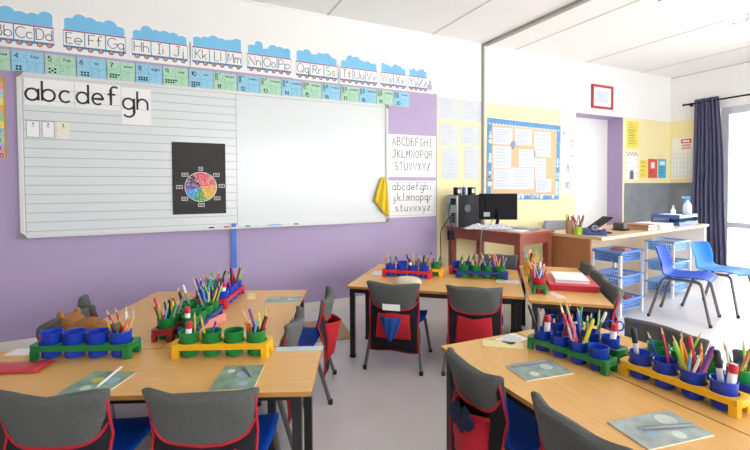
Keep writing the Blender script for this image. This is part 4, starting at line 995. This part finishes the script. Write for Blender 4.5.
# ------------------------------------------------------------------ teacher's desk
FTd = Frame(3.52, -1.395, 7.0); QZ = .733
td = thing('teacher_desk', 'long light wood desk with white end panel behind the trolleys', 'desk', FTd(0, 0), FTd.a)
b = MB(); b.box(-.02, 2.36, -.02, .60, QZ - .028, QZ, m_pine); b.build('desk_top', td, bevel=.003)
b = MB(); b.box(0, .025, .095, .585, 0, QZ - .0285, m_oak); b.build('side_panel', td)
b = MB(); b.box(2.29, 2.335, .0, .59, 0, QZ - .0285, m_white); e = b.build('end_panel', td); e['label'] = 'white end panel'
b = MB(); b.box(.026, 2.289, .55, .57, .02, QZ - .0285, M('back_board', 'd8c3a4', .5, .05)); b.build('back_panel', td)
def dp(x, y, z=0): return FTd(x, y, QZ + .0005 + z)
def pots(x, y, mat, lab, h, n, cols, r=.036):
    o = thing('pencil_pot', lab, 'pencil pot', dp(x, y), 0, 'pencil pots on the teacher desk')
    b = MB(); b.lathe([(.002, 0), (r, 0), (r, h), (r - .003, h), (r - .004, .004), (.002, .004)], mat, 20); b.build('pot', o, True)
    rr = random.Random(lab); base = Vector(dp(x, y))
    for k, c in enumerate(cols):
        f = 2 * pi * k / len(cols); p0 = Vector(((r - .012) * cos(f), (r - .012) * sin(f), .008)); p1 = Vector(((r - .01) * cos(f + 1.1), (r - .01) * sin(f + 1.1), h))
        ob = bpy.data.objects.new('pencil', pencil_mesh(c, k % 2 == 1)); COL.objects.link(ob); ob.location = base + p0 + Vector((0, 0, rr.uniform(0, .03))); ob.rotation_euler = (p1 - p0).normalized().to_track_quat('Z', 'Y').to_euler()
        tag(ob, '%s %s in %s' % (PAL[c][0], 'pen' if k % 2 else 'pencil', lab.replace(' on teacher desk', '')), 'pencil', 'pens in the desk pots')
pots(.06, .34, M('tan_pot', 'b58f6a', .6, .2, 30), 'tan patterned pencil pot on teacher desk', .125, 6, 'rykodg', .038)
pots(.05, .245, M('lime_pot', 'a9cf3a', .4), 'lime green pencil pot on teacher desk', .075, 6, 'rptdgh', .036)
tp = thing('tape_dispenser', 'blue desktop tape dispenser on the teacher desk corner', 'tape dispenser', dp(.125, .125), FTd.a + radians(-50))
b = MB(); b.prism([(-.10, 0), (.10, 0), (.10, .03), (.085, .062), (.07, .06), (.05, .03), (-.03, .03), (-.05, .06), (-.09, .068), (-.10, .05)], -.03, .03, M('tape_blue', '2b4a86', .35), T=Matrix.Rotation(pi / 2, 4, 'X')); b.build('body', tp, bevel=.004)
b = MB(); b.lathe([(.016, -.012), (.03, -.012), (.03, .012), (.016, .012), (.016, -.012)], M('tape_roll', '8b90ac', .3), 24, T=Matrix.Translation((.0, 0, .068)) @ Matrix.Rotation(pi / 2, 4, 'X')); b.build('tape_roll', tp, True)
ph = thing('desk_phone', 'black desk phone with raised flap on the teacher desk', 'telephone', dp(.30, .20), FTd.a + radians(-25))
b = MB(); b.prism([(-.10, 0), (.10, 0), (.10, .015), (-.06, .05), (-.10, .05)], -.08, .08, m_dk, T=Matrix.Rotation(pi / 2, 4, 'X')); b.build('base', ph, bevel=.004)
b = MB(); b.box(-.13, .10, -.07, .07, -.006, .006, m_dk, T=Matrix.Translation((.03, .0, .105)) @ Matrix.Rotation(radians(-32), 4, 'Y')); b.box(-.02, .02, -.02, .02, 0, .06, m_dk, T=Matrix.Translation((-.02, 0, .035))); b.build('screen_flap', ph, bevel=.003)
bx = thing('punch', 'dark olive paper punch on the teacher desk', 'hole punch', dp(.78, .22), FTd.a)
b = MB(); b.box(-.05, .05, -.07, .07, 0, .012, m_dk); b.build('base', bx); b = MB(); b.prism([(-.05, .012), (.05, .012), (.05, .04), (.0, .085), (-.05, .075)], -.055, .055, M('olive', '55574a', .5), T=Matrix.Rotation(pi / 2, 4, 'X')); b.build('lever', bx, bevel=.006)
mk = M('kraft', 'b98f6a', .7, .1)
for k, (hh, mt, lab) in enumerate(((.03, mk, 'tan cardboard-covered book, bottom of the desk stack'), (.028, M('kraft_dark', 'a07a60', .7, .1), 'brown book on top of the tan one'))):
    o = thing('book', lab, 'book', dp(1.03, .155 + .006 * k, .0305 * k), FTd.a + .05 * k, 'books on the teacher desk')
    b = MB(); b.box(-.11, .11, -.14, .14, 0, .004, mt); b.box(-.11, .11, -.14, .14, hh - .004, hh, mt); b.box(-.11, -.106, -.14, .14, .004, hh - .004, mt); b.build('cover', o)
    b = MB(); b.box(-.105, .106, -.136, .136, .0045, hh - .0045, m_pg); b.build('pages', o)
o = thing('paper_stack', 'stack of white papers beside the books on teacher desk', 'paper stack', dp(1.34, .165), FTd.a)
b = MB(); b.box(-.15, .15, -.15, .15, 0, .045, m_pg); b.box(-.15, .15, -.15, .15, .045, .05, m_paper); b.build('sheets', o)
tr_ = thing('letter_tray', 'blue two-tier letter tray on the teacher desk', 'tray', dp(2.03, .22), FTd.a); mt_ = M('tray_blue', '3c62a8', .4, .05)
for zb in (0, .085):
    b = MB(); b.box(-.25, .25, -.15, .15, zb, zb + .004, mt_)
    for q in ((-.25, .25, -.15, -.146), (-.25, .25, .146, .15), (-.25, -.246, -.15, .15), (.246, .25, -.15, .15)): b.box(*q, zb + .004, zb + .04, mt_)
    b.build('shelf', tr_)
for x in (-.24, .24):
    for y in (-.14, .14):
        b = MB(); b.box(x - .005, x + .005, y - .005, y + .005, .0, .10, m_dk); b.build('post', tr_)
o = tag(MB.build((lambda q: (q.box(-.16, .16, -.1, .1, 0, .03, m_paper), q)[1])(MB()), 'white_box', None, bevel=.004), 'white carton lying in the upper letter tray', 'box'); put(o, dp(1.95, .24, .0895), FTd.a + .1)
b = MB(); b.box(-.05, .05, -.06, .06, 0, .03, M('green_pack', '4f9a70', .6)); o = b.build('green_box', None, bevel=.004); put(o, dp(2.135, .15, .0895), FTd.a); tag(o, 'small green carton in the upper letter tray', 'box')
b = MB(); b.box(-.08, .08, -.05, .05, 0, .035, M('cyan_pack', '49b7cf', .6)); o = b.build('cyan_pack', None, bevel=.01); put(o, dp(2.12, .16, .0045), FTd.a); tag(o, 'turquoise pack in the lower letter tray', 'pack')
o = thing('small_bottle', 'small white bottle standing in the upper letter tray', 'bottle', dp(2.12, .27, .0895), 0)
b = MB(); b.lathe([(.025, 0), (.028, .004), (.028, .07), (.012, .095)], m_paper, 18); b.build('body', o, True)
b = MB(); b.lathe([(.012, .0952), (.012, .12), (.006, .135)], pm('w'), 14); b.build('cap', o, True)
sp = thing('spray_bottle', 'white spray bottle with blue trigger in the letter tray', 'spray bottle', dp(2.225, .16, .0895), FTd.a + radians(150))
b = MB(); b.lathe([(.042, 0), (.045, .005), (.045, .12), (.035, .155), (.014, .185), (.014, .20)], M('spray_white', 'e9edf2', .3), 20); b.build('body', sp, True)
b = MB(); b.box(-.03, .055, -.012, .012, .215, .245, M('spray_blue', '3f9fd8', .35)); b.box(-.014, .014, -.014, .014, .2005, .216, M('spray_blue', '3f9fd8')); b.box(.05, .068, -.008, .008, .222, .24, m_paper); b.build('nozzle', sp, bevel=.003)
b = MB(); b.tube([(.028, 0, .215), (.038, 0, .19), (.034, 0, .165)], .006, M('spray_blue', '3f9fd8'), 8); b.build('trigger', sp, True)

# ------------------------------------------------------------------ basket trolleys
m_bask = M('basket_blue', '6699e2', .45, .04); m_post = M('trolley_white', 'e4e6ea', .4, .02)
m_bask2 = M('basket_sky', '78b2ea', .45, .04)
def trolley(fr, w, d, mat, lab):
    t = thing('basket_trolley', lab, 'trolley', fr(0, 0), fr.a, 'three-tier basket trolleys')
    for x in (.014, w - .014):
        for y in (.014, d - .014):
            b = MB(); b.box(x - .013, x + .013, y - .013, y + .013, 0, .56, m_post); b.build('post', t, bevel=.004)
    for zb in (.045, .27, .492):
        b = MB(); h = .09; x0, x1, y0, y1 = .03, w - .03, .03, d - .03
        b.box(x0, x1, y0, y1, zb, zb + .004, mat)
        for k in range(int((x1 - x0) / .022) + 1):
            x = x0 + k * .022
            for y in (y0, y1): b.box(x - .004, x + .004, y - .002, y + .002, zb, zb + h, mat)
        for k in range(int((y1 - y0) / .022) + 1):
            y = y0 + k * .022
            for x in (x0, x1): b.box(x - .002, x + .002, y - .004, y + .004, zb, zb + h, mat)
        for z in (zb + .0, zb + .028, zb + .054):
            for y in (y0, y1): b.box(x0, x1, y - .0025, y + .0025, z, z + .009, mat)
            for x in (x0, x1): b.box(x - .0025, x + .0025, y0, y1, z, z + .009, mat)
        for q in ((x0 - .028, x1 + .028, y0 - .03, y0 - .002), (x0 - .028, x1 + .028, y1 + .002, y1 + .03)): b.box(*q, zb + h - .004, zb + h + .012, mat)
        for q in ((x0 - .03, x0 - .002, y0 - .03, y1 + .03), (x1 + .002, x1 + .03, y0 - .03, y1 + .03)): b.box(*q, zb + h - .004, zb + h + .012, mat)
        b.build('basket', t)
    return t
F1 = Frame(3.67, -1.49, 6.0); F2 = Frame(4.80, -1.315, 7.5)
trolley(F1, .41, .29, m_bask, 'blue basket trolley nearer the red folder table')
trolley(F2, .45, .29, m_bask2, 'paler blue basket trolley behind the royal blue chair')
def loose(fr, items):
    for k, (x, y, z, w, d, h, r, mat, name, lab, c) in enumerate(items):
        b = MB(); b.box(-w / 2, w / 2, -d / 2, d / 2, 0, h, mat); o = b.build(name, None, bevel=.002); put(o, fr(x, y, z), fr.a + r); tag(o, lab, c, 'items in the trolley baskets')
loose(F1, [(.12, .14, .0496, .12, .16, .085, .1, M('cream_pack', 'e8dcc0', .6), 'paper_pack', 'cream packet in the bottom basket of near trolley', 'packet'), (.25, .12, .0496, .09, .14, .10, -.2, pm('r'), 'red_pack', 'red packet in the bottom basket of near trolley', 'packet'),
           (.33, .17, .0496, .05, .12, .09, .15, M('green_pack', '4f9a70'), 'green_pack', 'green packet in the bottom basket of near trolley', 'packet'), (.2, .145, .2746, .28, .18, .04, .03, m_paper, 'paper_pack', 'white papers in the middle basket of near trolley', 'papers'),
           (.13, .13, .4966, .14, .15, .085, .1, pm('h'), 'grey_pack', 'grey packet in the top basket of near trolley', 'packet'), (.28, .15, .4966, .10, .14, .10, -.1, M('pink_pack', 'd8848c', .6), 'pink_pack', 'pink packet in the top basket of near trolley', 'packet')])
loose(F2, [(.14, .14, .0496, .12, .16, .07, .1, pm('n'), 'navy_pack', 'navy packet in the bottom basket of far trolley', 'packet'), (.28, .14, .2746, .14, .16, .08, .1, pm('d'), 'dark_red_pack', 'dark red packet in middle basket of far trolley', 'packet'), (.2, .14, .4966, .28, .18, .05, .05, m_paper, 'paper_pack', 'white papers in the top basket of far trolley', 'papers')])

# floor mat
b = MB(); b.box(-.30, .30, -.26, .26, 0, .006, M('tan_mat', 'b79a72', .9, .08, 30)); o = b.build('floor_mat'); put(o, (1.04, -.58, .0005), radians(-8)); tag(o, 'tan floor mat by the wall between table groups', 'mat')

# ------------------------------------------------------------------ light, world, camera
wd = bpy.data.worlds.new('sky'); SC.world = wd; wd.use_nodes = True
bg = wd.node_tree.nodes['Background']; bg.inputs['Color'].default_value = (.96, .98, 1.0, 1); bg.inputs['Strength'].default_value = 8.0
def portal(name, loc, rot, sx, sy):
    l = bpy.data.lights.new(name, 'AREA'); l.shape = 'RECTANGLE'; l.size = sx; l.size_y = sy; l.cycles.is_portal = True
    o = bpy.data.objects.new(name, l); COL.objects.link(o); o.location = loc; o.rotation_euler = rot
portal('window_daylight', (EX + .22, -2.98, 1.15), (0, radians(90), 0), 2.3, 4.64)
portal('rear_fill_daylight', (3.1, SY - .22, 1.6), (radians(90), 0, 0), 5.0, 1.5)  # sky portal of the added rear fill window

f_px, pitch, roll, yaw, sy = 421.81, -.0259, -.0053, .4532, -26.93
cam = bpy.data.cameras.new('camera'); co = bpy.data.objects.new('camera', cam); COL.objects.link(co)
cam.sensor_width = 36; cam.lens = f_px / 750 * 36; cam.shift_y = sy / 750; cam.clip_start = .02
fw = Vector((sin(yaw) * cos(pitch), cos(yaw) * cos(pitch), sin(pitch))); rt = Vector((cos(yaw), -sin(yaw), 0)); up = rt.cross(fw)
r2 = cos(roll) * rt + sin(roll) * up; u2 = -sin(roll) * rt + cos(roll) * up
co.matrix_world = Matrix(((r2.x, u2.x, -fw.x, 0), (r2.y, u2.y, -fw.y, -3.9368), (r2.z, u2.z, -fw.z, 1.2), (0, 0, 0, 1)))
SC.camera = co
vs = SC.view_settings; SC.display_settings.display_device = 'sRGB'
vs.view_transform = 'Standard'; vs.look = 'None'; vs.gamma = 1; vs.use_curve_mapping = False; vs.exposure = .54
SC.cycles.use_denoising = True; SC.cycles.max_bounces = 10; SC.cycles.diffuse_bounces = 6
